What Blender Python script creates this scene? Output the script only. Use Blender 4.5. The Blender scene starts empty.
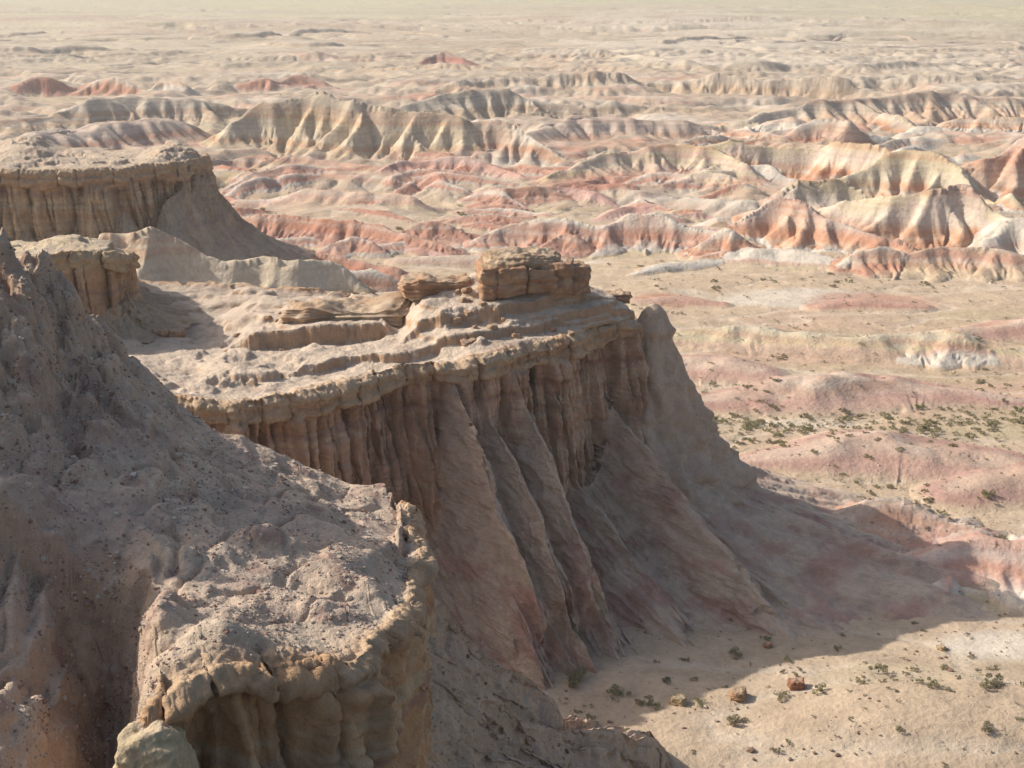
import bpy, math, random
import numpy as np
from concurrent.futures import ThreadPoolExecutor
rng = np.random.default_rng(7); random.seed(7)
scene = bpy.context.scene
F32 = np.float32

# ------------------------------------------------------------------ camera
CAMH = 50.0; PITCH = math.radians(16.6); FPX = 1407.0
cp, sp_ = math.cos(PITCH), math.sin(PITCH)
def ray(px, py):
    x = (px - 512) / FPX; y = -(py - 384) / FPX
    return x, cp + y * sp_, -sp_ + y * cp
def W(px, py, Y):                       # point seen at px,py at forward distance Y
    x, dy, dz = ray(px, py); t = Y / dy
    return np.array([x * t, Y, CAMH + dz * t])
def WZ(px, py, Z):                      # point seen at px,py at height Z
    x, dy, dz = ray(px, py); t = (Z - CAMH) / dz
    return np.array([x * t, dy * t, Z])
def to_px(x, y, z):
    zz = z - CAMH
    f = y * cp - zz * sp_; u = y * sp_ + zz * cp
    return 512 + x / f * FPX, 384 - u / f * FPX, f
cam_d = bpy.data.cameras.new('camera'); cam = bpy.data.objects.new('camera', cam_d)
scene.collection.objects.link(cam); scene.camera = cam
cam.location = (0, 0, CAMH); cam.rotation_euler = (math.pi / 2 - PITCH, 0, 0)
cam_d.sensor_width = 36; cam_d.lens = 36 * FPX / 1024
cam_d.clip_start = 0.5; cam_d.clip_end = 40000

# ------------------------------------------------------------------ noise
_g = np.random.default_rng(3)
PERM = np.tile(_g.permutation(256), 2).astype(np.int32)
G3 = _g.normal(size=(256, 3)); G3 = (G3 / np.linalg.norm(G3, axis=1)[:, None]).astype(F32)
G2 = _g.uniform(0, 2 * np.pi, 256); G2 = np.stack([np.cos(G2), np.sin(G2)], 1).astype(F32)
POOL = ThreadPoolExecutor(4)
def _par(fn, *arrs):
    arrs = np.broadcast_arrays(*arrs); shp = arrs[0].shape
    fl = [np.ascontiguousarray(a, dtype=F32).ravel() for a in arrs]; n = fl[0].size
    if n < 20000: return fn(*fl).reshape(shp)
    out = np.empty(n, F32); cs = 60000
    def job(i): out[i:i + cs] = fn(*[a[i:i + cs] for a in fl])
    list(POOL.map(job, range(0, n, cs)))
    return out.reshape(shp)
def _fade(t): return t * t * t * (t * (t * 6 - 15) + 10)
def _n3(x, y, z):
    xi = np.floor(x); yi = np.floor(y); zi = np.floor(z)
    fx, fy, fz = x - xi, y - yi, z - zi
    X = xi.astype(np.int32) & 255; Y = yi.astype(np.int32) & 255; Z = zi.astype(np.int32) & 255
    u, v, w = _fade(fx), _fade(fy), _fade(fz)
    def c(i, j, k):
        g = G3[PERM[PERM[PERM[(X + i) & 255] + ((Y + j) & 255)] + ((Z + k) & 255)]]
        return g[:, 0] * (fx - i) + g[:, 1] * (fy - j) + g[:, 2] * (fz - k)
    a = c(0,0,0); a += u * (c(1,0,0) - a); b = c(0,1,0); b += u * (c(1,1,0) - b); a += v * (b - a)
    d = c(0,0,1); d += u * (c(1,0,1) - d); e = c(0,1,1); e += u * (c(1,1,1) - e); d += v * (e - d)
    return (a + w * (d - a)) * 1.5
def _n2(x, y):
    xi = np.floor(x); yi = np.floor(y); fx, fy = x - xi, y - yi
    X = xi.astype(np.int32) & 255; Y = yi.astype(np.int32) & 255
    u, v = _fade(fx), _fade(fy)
    def c(i, j):
        g = G2[PERM[PERM[(X + i) & 255] + ((Y + j) & 255)]]
        return g[:, 0] * (fx - i) + g[:, 1] * (fy - j)
    a = c(0,0); a += u * (c(1,0) - a); b = c(0,1); b += u * (c(1,1) - b)
    return (a + v * (b - a)) * 1.45
def n2(x, y, o=0.0): return _par(_n2, np.asarray(x) + 17.3 * o, np.asarray(y) + 9.7 * o)
def n3(x, y, z, o=0.0): return _par(_n3, np.asarray(x) + 17.3 * o, np.asarray(y) + 9.7 * o, np.asarray(z) + 5.1 * o)
def fbm2(x, y, oct=4, o=0.0, gain=.5):
    s = 0; a = 1.0; f = 1.0
    for i in range(oct): s = s + a * n2(x * f, y * f, o + i * 3.1); a *= gain; f *= 2.03
    return s
def fbm3(x, y, z, oct=4, o=0.0, gain=.5):
    s = 0; a = 1.0; f = 1.0
    for i in range(oct): s = s + a * n3(x * f, y * f, z * f, o + i * 3.1); a *= gain; f *= 2.03
    return s
def bil2(x, y, oct=3, o=0.0, gain=.5):           # billow: round lobes, sharp creases (0..~1)
    s = 0; a = 1.0; f = 1.0; t = 0
    for i in range(oct): s = s + a * np.abs(n2(x * f, y * f, o + i * 3.1)) * 1.8; t += a; a *= gain; f *= 2.1
    return s / t
def sst(a, b, x): t = np.clip((x - a) / (b - a), 0, 1); return t * t * (3 - 2 * t)
def mix(a, b, t):
    return a + (b - a) * t
def mixc(c, col, t): return c + (np.array(col, F32) - c) * np.clip(t, 0, 1)[..., None]
def smax(a, b, k): h = np.clip(.5 + .5 * (a - b) / k, 0, 1); return b + (a - b) * h + k * h * (1 - h)

# ------------------------------------------------------------------ palette (linear albedo)
SAND = (.44, .335, .23); BUFF = (.44, .345, .225); GREYBUFF = (.37, .305, .24); ORANGE = (.36, .205, .105)
PINK = (.42, .255, .19); RED = (.37, .165, .105); DRED = (.23, .10, .07); WHITE = (.55, .49, .40)
GREY = (.37, .35, .30); YELL = (.46, .37, .22); TAN = (.40, .30, .19); BROWN = (.24, .16, .10); MAUVE = (.30, .19, .165)

# ------------------------------------------------------------------ mesh helpers
def mesh_np(name, co, faces, col=None, smooth=True):
    me = bpy.data.meshes.new(name)
    nv, nf = len(co), len(faces); k = faces.shape[1]
    me.vertices.add(nv); me.vertices.foreach_set('co', np.ascontiguousarray(co, dtype=F32).ravel())
    me.loops.add(nf * k); me.loops.foreach_set('vertex_index', np.ascontiguousarray(faces, dtype=np.int32).ravel())
    me.polygons.add(nf); me.polygons.foreach_set('loop_start', np.arange(0, nf * k, k, dtype=np.int32))
    me.polygons.foreach_set('loop_total', np.full(nf, k, np.int32))
    me.polygons.foreach_set('use_smooth', np.full(nf, smooth, bool))
    if col is not None:
        at = me.color_attributes.new('Col', 'FLOAT_COLOR', 'POINT')
        c = np.ones((nv, 4), F32); c[:, :3] = np.clip(np.asarray(col) * 1.10, 0, .85); at.data.foreach_set('color', c.ravel())
    me.update(calc_edges=True)
    return me
def link(name, me, mat, parent=None, label=None, cat=None, group=None, kind=None):
    o = bpy.data.objects.new(name, me); scene.collection.objects.link(o)
    if mat and not me.materials: me.materials.append(mat)
    if parent: o.parent = parent
    if label: o['label'] = label
    if cat: o['category'] = cat
    if group: o['group'] = group
    if kind: o['kind'] = kind
    return o
def grid_faces(nr, nc):
    i = np.arange(nr * nc, dtype=np.int32).reshape(nr, nc)
    return np.stack([i[:-1, :-1], i[:-1, 1:], i[1:, 1:], i[1:, :-1]], -1).reshape(-1, 4)
def compact(co, faces, col):
    used = np.zeros(len(co), bool); used[faces.ravel()] = True
    remap = np.cumsum(used) - 1
    return co[used], remap[faces], col[used]

# ------------------------------------------------------------------ materials
def earth_mat(name, scales=(1.0, 6.0), bump=(.15, .04), vary=.25, speck=0.0, rough=.95, speckscale=14.):
    m = bpy.data.materials.new(name); m.use_nodes = True; nt = m.node_tree; N = nt.nodes; L = nt.links
    b = N['Principled BSDF']; b.inputs['Roughness'].default_value = rough
    b.inputs['Specular IOR Level'].default_value = .12
    at = N.new('ShaderNodeAttribute'); at.attribute_name = 'Col'
    tc = N.new('ShaderNodeNewGeometry')
    def noise(sc, det=5, r=.6):
        n = N.new('ShaderNodeTexNoise'); n.inputs['Scale'].default_value = sc; n.inputs['Detail'].default_value = det
        n.inputs['Roughness'].default_value = r; L.new(tc.outputs['Position'], n.inputs['Vector']); return n.outputs['Fac']
    a = noise(scales[0]); c = noise(scales[1])
    def math_(op, x, y, z=None):
        n = N.new('ShaderNodeMath'); n.operation = op
        for i, v in enumerate((x, y, z)):
            if v is None: continue
            if hasattr(v, 'node'): L.new(v, n.inputs[i])
            else: n.inputs[i].default_value = v
        return n.outputs[0]
    f = math_('MULTIPLY_ADD', math_('ADD', a, c), vary * 2, 1 - vary * 2)
    mx = N.new('ShaderNodeMix'); mx.data_type = 'RGBA'; mx.blend_type = 'MULTIPLY'; mx.inputs[0].default_value = 1
    L.new(at.outputs['Color'], mx.inputs[6]); L.new(f, mx.inputs[7]); colr = mx.outputs[2]
    if speck > 0:
        for sc, th, cc in ((speckscale, .60, (.50, .43, .35, 1)), (speckscale * 1.7, .63, (.13, .075, .055, 1))):
            v = N.new('ShaderNodeTexVoronoi'); v.inputs['Scale'].default_value = sc; L.new(tc.outputs['Position'], v.inputs['Vector'])
            nn = noise(sc * .12, 3)
            d = math_('LESS_THAN', v.outputs['Distance'], math_('MULTIPLY', math_('SUBTRACT', nn, .42), 1.5))
            sep = N.new('ShaderNodeSeparateColor'); L.new(v.outputs['Color'], sep.inputs[0])
            k = math_('MULTIPLY', d, math_('GREATER_THAN', sep.outputs[0], th)); k = math_('MULTIPLY', k, speck)
            m2 = N.new('ShaderNodeMix'); m2.data_type = 'RGBA'; L.new(k, m2.inputs[0]); L.new(colr, m2.inputs[6]); m2.inputs[7].default_value = cc
            colr = m2.outputs[2]
    L.new(colr, b.inputs['Base Color'])
    bp = N.new('ShaderNodeBump'); bp.inputs['Strength'].default_value = 1; bp.inputs['Distance'].default_value = bump[0]; L.new(a, bp.inputs['Height'])
    b2 = N.new('ShaderNodeBump'); b2.inputs['Strength'].default_value = 1; b2.inputs['Distance'].default_value = bump[1]; L.new(c, b2.inputs['Height'])
    L.new(bp.outputs[0], b2.inputs['Normal']); L.new(b2.outputs[0], b.inputs['Normal'])
    return m
M_valley = earth_mat('valley_earth', (.35, 2.2), (.35, .12), .28)
M_rock = earth_mat('banded_sandstone', (1.6, 8.0), (.16, .06), .30)
M_scree = earth_mat('gravel_slope', (2.2, 13.0), (.10, .045), .30, speck=.6)
M_stone = earth_mat('boulder_stone', (2.0, 9.0), (.14, .05), .30)

# ------------------------------------------------------------------ ground base + hills
def base_ground(x, y):
    g = 0.6 * n2(x / 38., y / 38., 1) + .25 * n2(x / 11., y / 11., 2)
    g = g * sst(20, 60, y)
    g = g + .16 * np.maximum(0, -4 - x) * (1 - sst(110, 170, y)) * sst(-60, -4, -np.abs(x)) * 1.0
    g = g + 2.2 * np.exp(-(((x - 30) / 14.) ** 2 + ((y - 86) / 8.) ** 2)) + 1.2 * np.exp(-(((x - 46) / 10.) ** 2 + ((y - 97) / 4.) ** 2))
    return g

RIDGES = []     # polylines
def ridge(pts, scheme, k=1.7, lobe=None, zone=1, lob=.55, top=0.0, power=1.0):
    P = []
    for px, pc, pb in pts:
        b = WZ(px, pb, 0); Yb = b[1]
        x, dy, dz = ray(px, pc); m = dz / dy
        z = (CAMH + m * Yb) / (1 - m * k)
        Yc = Yb + k * z
        P.append((x / dy * Yc, Yc, max(z, .3)))
    P = np.array(P)
    # crest wobble
    RIDGES.append(dict(P=P, scheme=scheme, k=k, lobe=lobe, zone=zone, lob=lob, top=top, power=power, seed=len(RIDGES) * 1.37))
R = ridge
# --- right hand colourful range, front to back
R([(735,222,252),(775,200,255),(803,198,258),(835,212,262),(870,224,266),(905,236,270)], 'peak', 1.6)
R([(842,262,276),(858,246,278),(880,241,279),(905,250,277),(920,262,276)], 'redwhite', 1.4)
R([(712,256,266),(760,250,268),(800,254,270),(830,262,271)], 'whitelow', 3.0)
R([(905,252,280),(950,240,282),(1000,246,283),(1060,250,284)], 'buffred', 2.2)
R([(798,186,240),(835,176,240),(868,190,240)], 'darkpeak', 1.5)
R([(850,196,250),(900,190,258),(940,184,262),(965,179,262),(990,203,264),(1020,228,268),(1060,240,270)], 'orangewhite', 1.6)
R([(835,174,205),(870,162,205),(905,159,205),(935,162,208),(965,176,212),(1020,208,225)], 'yellowtop', 1.5)
R([(985,168,205),(1018,150,208),(1060,152,210)], 'peak', 1.6)
R([(990,230,268),(1010,216,268),(1050,222,270)], 'greyw', 1.5)
R([(700,155,178),(740,146,180),(785,141,182),(820,144,184),(862,152,190),(905,166,196)], 'orangewhite', 1.3, top=.15)
R([(548,186,200),(585,168,196),(630,156,192),(690,152,192),(722,156,196),(748,172,198)], 'yellowpink', 1.8)
R([(725,182,196),(770,178,196),(800,184,198)], 'greyw', 2.6)
R([(735,122,142),(790,108,142),(845,94,140),(890,85,138),(960,84,135),(1060,84,132)], 'greytop', 2.2, zone=2)
R([(885,112,138),(930,116,145),(985,116,148),(1060,120,150)], 'orangewhite', 1.4, zone=2)
R([(798,136,155),(825,128,156),(850,130,158)], 'redwhite', 1.3)
R([(560,168,184),(600,151,184),(622,162,184)], 'white', 1.5)
R([(690,128,150),(740,122,150),(790,124,152)], 'white', 2.6)
R([(650,196,215),(690,205,222),(740,214,236)], 'grey2', 3.2)
# --- scalloped red domes in the middle
R([(470,232,250),(500,212,252),(540,206,254),(575,205,255),(605,216,256),(640,201,257),(682,214,258),(722,232,260),(745,246,262)], 'pinkgrey', 1.3, lob=.8)
R([(480,246,262),(505,238,262),(530,246,262)], 'redwhite', 1.4)
R([(390,232,246),(430,214,246),(465,222,246)], 'red', 1.6)
R([(545,232,256),(562,222,257),(580,230,257)], 'red', 1.3)
R([(700,240,262),(725,226,262),(745,236,262)], 'redwhite', 1.3)
R([(200,214,236),(250,208,240),(300,205,244),(350,207,248),(385,214,252),(420,226,256),(450,240,258)], 'red', 1.3, lob=.8)
R([(325,240,262),(350,226,262),(375,238,262)], 'pinkgrey', 1.4)
R([(240,198,212),(300,194,212),(360,196,214),(420,200,216)], 'pinklow', 3.0)
R([(382,182,190),(405,163,190),(440,160,190),(480,168,190),(520,186,194)], 'pink', 1.7)
R([(470,206,215),(495,194,215),(520,200,215)], 'red', 1.5)
R([(400,258,268),(470,252,268),(540,258,270)], 'pinklow', 3.)
R([(255,250,275),(300,245,280),(350,250,285),(400,262,290)], 'red', 1.6, lob=.7)
R([(300,276,318),(345,264,318),(385,268,318),(425,285,318),(455,305,322)], 'redgrey', 1.5, lob=.7)
# pale scalloped ridge left of middle
R([(96,262,345),(135,262,345),(158,258,345),(200,266,342),(225,276,340),(262,274,338),(300,278,336),(335,274,332)], 'pale', 1.45, lob=.75)
# --- buff cliffs in the upper middle
R([(232,124,162),(255,106,162),(285,97,163),(320,92,164),(345,98,165),(385,110,166),(425,112,167),(460,124,167)], 'buffcliff', 1.3, lob=.7)
R([(440,140,166),(480,127,166),(505,128,167),(535,146,168),(570,160,172)], 'redwhite2', 1.5)
R([(205,168,180),(240,150,180),(290,152,180),(330,162,182),(375,176,186)], 'mauve', 2.0)
R([(235,164,178),(258,152,178),(280,160,178)], 'buffred', 1.4)
R([(520,150,160),(560,128,155),(640,125,150),(700,132,150)], 'mauve', 2.6)
R([(395,112,130),(455,90,128),(520,84,126),(590,96,124),(660,104,122),(730,110,120)], 'greybrown', 2.4, zone=2)
R([(0,110,150),(60,103,145),(130,95,140),(200,100,135),(260,104,130)], 'greybrown', 2.8, zone=2)
R([(-60,150,185),(30,135,180),(100,122,170),(170,118,160)], 'mauve', 3, zone=2)
# --- further back
R([(20,82,97),(42,70,97),(62,72,97)], 'red', 1.5, zone=2)
R([(78,80,97),(95,68,97),(125,67,98),(150,84,98)], 'redwhite', 1.5, zone=2)
R([(150,90,99),(165,76,99),(190,86,99)], 'white', 1.6, zone=2)
R([(240,86,92),(268,74,93),(295,66,92),(322,72,92)], 'red', 1.8, zone=2)
R([(415,66,70),(432,54,70),(448,50,70),(470,63,71)], 'dred', 1.8, zone=2)
R([(190,112,118),(215,104,119),(240,110,119)], 'red', 2., zone=2)
R([(440,86,100),(500,78,98),(560,73,97),(640,70,96),(740,70,97),(800,71,98),(850,76,100)], 'tandomes', 1.2, zone=2, lob=.9)
R([(850,80,92),(920,76,92),(1000,78,92),(1080,80,92)], 'greybrown', 2, zone=2)
R([(130,60,66),(160,56,66),(195,60,66)], 'white', 2, zone=2)
# --- low mounds on the flat to the right
R([(668,334,348),(710,326,352),(760,322,356),(812,330,358),(870,334,362),(930,330,364),(985,336,366),(1050,345,368)], 'lowbuff', 2.4, lob=.5)
R([(915,338,366),(950,333,368),(985,340,368)], 'white', 1.8, lob=.7)
R([(660,362,385),(700,357,386),(750,366,388)], 'mauvelow', 5)
R([(690,395,418),(760,386,420),(830,376,420),(900,376,416),(960,388,412),(1030,402,412)], 'mauvelow', 3.6)
R([(740,462,476),(820,448,482),(880,440,486),(930,446,488),(1000,458,492)], 'mauvelow', 4.4)
R([(820,510,560),(852,494,572),(884,488,572),(915,494,572),(955,516,570),(990,530,570)], 'redgrey', 2.1)
R([(885,560,590),(930,545,600),(975,532,606),(1015,533,612),(1080,540,618)], 'pinkwhite', 2.4, lob=.3)
R([(960,482,512),(1020,468,512),(1090,470,510)], 'mauvelow', 3.4)
R([(960,330,345),(1020,318,345),(1080,316,345)], 'mauvelow', 3)
R([(640,300,306),(680,296,306),(720,300,307)], 'redlow', 4.)
R([(820,302,312),(870,298,312),(920,303,312)], 'redlow', 4.)

# random far ridges on the dissected plain
rr = random.Random(5)
for i in range(46):
    pb = rr.choice([26,30,34,38,42,46,50,54,58,62,68,74,84,92,104,112])+rr.uniform(-2, 2)
    x0 = rr.uniform(-150, 1050); ln = rr.uniform(90, 420); hgt = rr.uniform(2.2, 6.) * (1 + pb / 110.)
    n = int(ln / 45) + 3; pts = []
    for j in range(n):
        t = j / (n - 1); pts.append((x0 + ln * t, pb - hgt * (math.sin(math.pi * (t * .8 + .1)) * .8 + .2) + rr.uniform(-.8, .8), pb + 2.5 * math.sin(t * 5 + i)))
    ridge(pts, rr.choice(['greybrown', 'greybrown', 'tandomes', 'buffline', 'buffline', 'pinklow', 'mauve']), rr.uniform(1.8, 3.4), zone=3, lob=.6)

LOWS = ('mauvelow', 'pinklow', 'redlow', 'mauve', 'whitelow', 'lowbuff', 'grey2', 'greyw', 'buffline')
for i in range(120):                 # small coloured mounds that fill the two ranges
    if i % 2: x0, pb, cs_ = rr.uniform(215, 720), rr.uniform(172, 256), ['red', 'pinkgrey', 'pink', 'redwhite', 'pinkgrey', 'red']
    else: x0, pb, cs_ = rr.uniform(690, 1050), rr.uniform(140, 272), ['orangewhite', 'peak', 'redwhite', 'greyw', 'orangewhite', 'yellowpink']
    ln = rr.uniform(45, 120); hg = rr.uniform(6, 19) * (pb / 220.); n = 4; sl = rr.uniform(-.12, .12)
    ridge([(x0 + ln * (j / 3. - .5), pb + sl * ln * (j / 3. - .5) - hg * (.45, 1, .9, .4)[j], pb + sl * ln * (j / 3. - .5)) for j in range(n)], rr.choice(cs_), rr.uniform(1.5, 2.1), zone=1, lob=.6)
SCH = {  # crest -> base colours at relative heights; 'cap' = colour of flatter crest
 'peak':      [(0,GREY),(.32,WHITE),(.42,(.46,.26,.15)),(.75,(.45,.24,.15)),(.92,PINK),(1,(.44,.32,.26))],
 'redwhite':  [(0,(.42,.29,.19)),(.4,RED),(.7,(.42,.22,.13)),(1,WHITE)],
 'redwhite2': [(0,GREY),(.3,(.45,.34,.25)),(.55,(.42,.24,.15)),(.8,(.42,.28,.18)),(1,WHITE)],
 'whitelow':  [(0,(.42,.22,.15)),(.35,(.45,.30,.23)),(.6,WHITE),(1,WHITE)],
 'buffred':   [(0,BUFF),(.5,(.45,.32,.2)),(.8,PINK),(1,(.44,.34,.24))],
 'darkpeak':  [(0,(.40,.22,.13)),(.35,(.36,.17,.10)),(.6,(.30,.20,.15)),(.85,(.42,.35,.27)),(1,YELL)],
 'orangewhite':[(0,GREY),(.22,(.50,.42,.34)),(.3,(.44,.20,.10)),(.55,(.47,.25,.13)),(.72,(.52,.40,.30)),(.9,(.44,.33,.26)),(1,YELL)],
 'yellowtop': [(0,GREY),(.25,(.45,.42,.36)),(.4,(.46,.26,.15)),(.65,(.42,.36,.24)),(1,YELL)],
 'greyw':     [(0,GREY),(.6,(.44,.41,.35)),(1,WHITE)],
 'yellowpink':[(0,(.45,.27,.2)),(.4,(.44,.29,.2)),(.7,YELL),(.8,(.45,.28,.21)),(1,YELL)],
 'greytop':   [(0,(.45,.33,.22)),(.35,(.47,.27,.15)),(.6,(.40,.32,.23)),(1,GREYBUFF)],
 'white':     [(0,(.42,.37,.30)),(.6,WHITE),(.85,(.46,.30,.22)),(1,YELL)],
 'grey2':     [(0,GREYBUFF),(1,(.38,.33,.27))],
 'pinkgrey':  [(0,GREY),(.3,(.37,.31,.26)),(.45,RED),(.7,PINK),(.9,(.46,.32,.26)),(1,WHITE)],
 'red':       [(0,(.42,.27,.2)),(.3,(.37,.19,.14)),(.7,RED),(1,PINK)],
 'dred':      [(0,PINK),(.5,(.33,.14,.11)),(1,DRED)],
 'pink':      [(0,(.40,.26,.2)),(.5,(.45,.29,.24)),(1,(.42,.24,.2))],
 'pinklow':   [(0,TAN),(.5,(.43,.28,.21)),(1,(.46,.36,.27))],
 'redgrey':   [(0,(.40,.36,.30)),(.3,(.30,.22,.18)),(.6,(.38,.20,.15)),(.85,(.43,.25,.17)),(1,WHITE)],
 'pale':      [(0,(.39,.31,.22)),(.7,(.44,.35,.225)),(1,(.48,.39,.27))],
 'buffcliff': [(0,TAN),(.5,(.45,.35,.21)),(.75,(.46,.37,.23)),(.85,(.34,.29,.22)),(1,(.40,.33,.23))],
 'mauve':     [(0,TAN),(.4,(.36,.24,.18)),(1,(.37,.27,.21))],
 'mauvelow':  [(0,SAND),(.35,(.37,.23,.175)),(.75,(.34,.20,.16)),(1,(.42,.31,.235))],
 'redlow':    [(0,SAND),(.5,(.36,.19,.14)),(1,(.40,.24,.18))],
 'greybrown': [(0,TAN),(.35,(.34,.27,.19)),(.8,(.35,.29,.21)),(1,(.42,.35,.26))],
 'tandomes':  [(0,TAN),(.4,(.43,.31,.20)),(.8,(.42,.32,.22)),(1,(.38,.32,.24))],
 'buffline':  [(0,TAN),(.6,(.40,.33,.23)),(1,(.46,.39,.29))],
 'lowbuff':   [(0,SAND),(.3,(.40,.27,.19)),(.6,(.44,.31,.22)),(.8,YELL),(1,(.48,.41,.28))],
 'pinkwhite': [(0,SAND),(.3,WHITE),(.5,(.46,.36,.30)),(.75,(.45,.24,.18)),(1,(.50,.38,.32))],
}
def lut(name, u):
    st = SCH[name]; xs = [s[0] for s in st]
    return np.stack([np.interp(u, xs, [s[1][c] for s in st]) for c in range(3)], -1).astype(F32)

def catmull(P, m):
    P = np.asarray(P, float); n = len(P)
    if n < 3: t = np.linspace(0, n - 1, (n - 1) * m + 1); return np.stack([np.interp(t, range(n), P[:, c]) for c in range(P.shape[1])], 1)
    Q = np.vstack([2 * P[0] - P[1], P, 2 * P[-1] - P[-2]]); out = []
    for i in range(n - 1):
        t = np.linspace(0, 1, m, endpoint=False)[:, None]; a, b, c, d = Q[i:i + 4]
        out.append(.5 * (2 * b + (c - a) * t + (2 * a - 5 * b + 4 * c - d) * t ** 2 + (3 * b - a - 3 * c + d) * t ** 3))
    return np.vstack(out + [P[-1:]])

def eval_hills(x, y, want_col=True):
    """x,y flat float arrays -> height above base, colour, zone id"""
    n = x.size; H = np.zeros(n, F32); Z = np.zeros(n, np.int8); C = np.zeros((n, 3), F32)
    wx = 1.6 * n2(x / 9., y / 9., 5); wy = 1.6 * n2(x / 9., y / 9., 8)
    wb = 7 * n2(x / 45., y / 45., 11)
    gn = bil2(x / 5.5, y / 5.5, 3, 21)
    gw = fbm2(x / 16., y / 16., 4, 31)
    for r in RIDGES:
        P = catmull(r['P'], 5); P[:, 2] *= (1.5 if r['scheme'] == 'pale' else 1.0 if (r['scheme'] in ('pale', 'redgrey') or P[0, 0] > 18) else .86) if r['zone'] == 1 else .62
        hm = P[:, 2].max(); far = max(1.0, P[:, 1].mean() / 350.)
        reach = hm * r['k'] * 1.9 + 4
        box = (x > P[:, 0].min() - reach) & (x < P[:, 0].max() + reach) & (y > P[:, 1].min() - reach) & (y < P[:, 1].max() + reach)
        idx = np.nonzero(box)[0]
        if idx.size == 0: continue
        sc = min(1.0, .12 + hm / 14.) * far ** .5
        X = x[idx] + wx[idx] * sc; Y = y[idx] + wy[idx] * sc + wb[idx] * (0 if r['zone'] == 1 else .8)
        bd = np.full(idx.size, 1e9, F32); bs = np.zeros(idx.size, F32); bz = np.zeros(idx.size, F32); side = np.zeros(idx.size, F32)
        L = np.concatenate([[0], np.cumsum(np.hypot(np.diff(P[:, 0]), np.diff(P[:, 1])))])
        for i in range(len(P) - 1):
            ax, ay, az = P[i]; bx, by, bz_ = P[i + 1]; dx, dy = bx - ax, by - ay; l2 = dx * dx + dy * dy + 1e-9
            t = np.clip(((X - ax) * dx + (Y - ay) * dy) / l2, 0, 1)
            d = np.hypot(X - ax - t * dx, Y - ay - t * dy); m = d < bd
            bd = np.where(m, d, bd); bs = np.where(m, L[i] + t * math.sqrt(l2), bs); bz = np.where(m, az + t * (bz_ - az), bz)
            side = np.where(m, (dx * (Y - ay) - dy * (X - ax)) > 0, side)
        se = r['seed'] + side * 3.3
        low = r['scheme'] in LOWS
        lobe = r['lobe'] or max(2.6, hm * .62)
        u0 = bd / (bz * r['k'] * (1.0 if low else .88) + .5)
        warp = .6 * n2(bs / lobe * .5, u0 * 1.2 + se, 3)
        bl = np.abs(n2(bs / lobe * .6 + warp, se + u0 * .5, 2)) * 1.9
        bl2 = np.abs(n2(bs / lobe * 2.3 + warp * 2, se + u0 * 1.3, 4)) * 1.9
        lob = .07 if low else r['lob'] * .55
        wf = 1 + lob * (bl * .95 - .42) + (0 if low else lob * .5) * (bl2 - .42) * sst(.1, .5, u0)
        u = u0 / np.maximum(wf, .35)
        rt = (.30 if low else .12) + r['top']
        q1 = np.sqrt(1 + rt * rt); prof = np.clip((q1 - np.sqrt(u * u + rt * rt)) / (q1 - rt), 0, 1)
        prof = prof ** 1.25 if not low else prof * prof * (3 - 2 * prof)
        peak = 1 + .14 * n2(bs / lobe * .5, se, 7)
        h = bz * prof * peak
        if not low:
            r_ = random.Random(int(r['seed'] * 100)); Lt = L[-1]; q = r_.uniform(0, lobe)
            X2 = X + sc * 1.1 * n2(X / 3.1, Y / 3.1, 71); Y2 = Y + sc * 1.1 * n2(X / 3.1, Y / 3.1, 73)
            while q < Lt:
                i0 = min(int(np.searchsorted(L, q)), len(P) - 1); i0 = max(i0, 1)
                ax, ay, az = P[i0]; tx, ty = P[i0, 0] - P[i0 - 1, 0], P[i0, 1] - P[i0 - 1, 1]; tl = math.hypot(tx, ty) + 1e-6; tx /= tl; ty /= tl
                for sg in (-1, 1):
                    if sg == 1 and r_.random() < .35: continue
                    an = r_.gauss(0, .38); nx, ny = -ty * sg, tx * sg
                    nx, ny = nx * math.cos(an) - ny * math.sin(an), nx * math.sin(an) + ny * math.cos(an)
                    Ls = az * r['k'] * r_.uniform(.55, 1.12); z0 = az * r_.uniform(.78, 1.0); z1 = az * r_.uniform(.10, .38); pw = r_.uniform(.7, 1.5)
                    wmax = .35 * lobe + az * .95
                    m = (X2 > min(ax, ax + nx * Ls) - wmax) & (X2 < max(ax, ax + nx * Ls) + wmax) & (Y2 > min(ay, ay + ny * Ls) - wmax) & (Y2 < max(ay, ay + ny * Ls) + wmax)
                    ii = np.nonzero(m)[0]
                    if not ii.size: continue
                    dx = X2[ii] - ax; dy_ = Y2[ii] - ay; t = np.clip((dx * nx + dy_ * ny) / Ls, 0, 1)
                    d = np.hypot(dx - nx * Ls * t, dy_ - ny * Ls * t); zs = z0 + (z1 - z0) * t ** pw
                    wd = lobe * r_.uniform(.22, .42) + zs * .85; a = d / wd
                    hh = zs * np.clip((1.0149 - np.sqrt(a * a + .03)) / .8417, 0, 1)
                    h[ii] = np.maximum(h[ii], hh)
                q += lobe * r_.uniform(.45, 1.15)
            h = h + az * 0
        ripple = gn[idx]
        rel = h / np.maximum(bz, .5)
        h = h - sst(.03, .3, rel) * (1 - sst(.8, 1.05, rel)) * ripple * min(.9, hm * .06) * (.12 if low else .7)
        rise = h > np.maximum(H[idx], .06)
        k = idx[rise]
        H[k] = h[rise]; Z[k] = r['zone']
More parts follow.
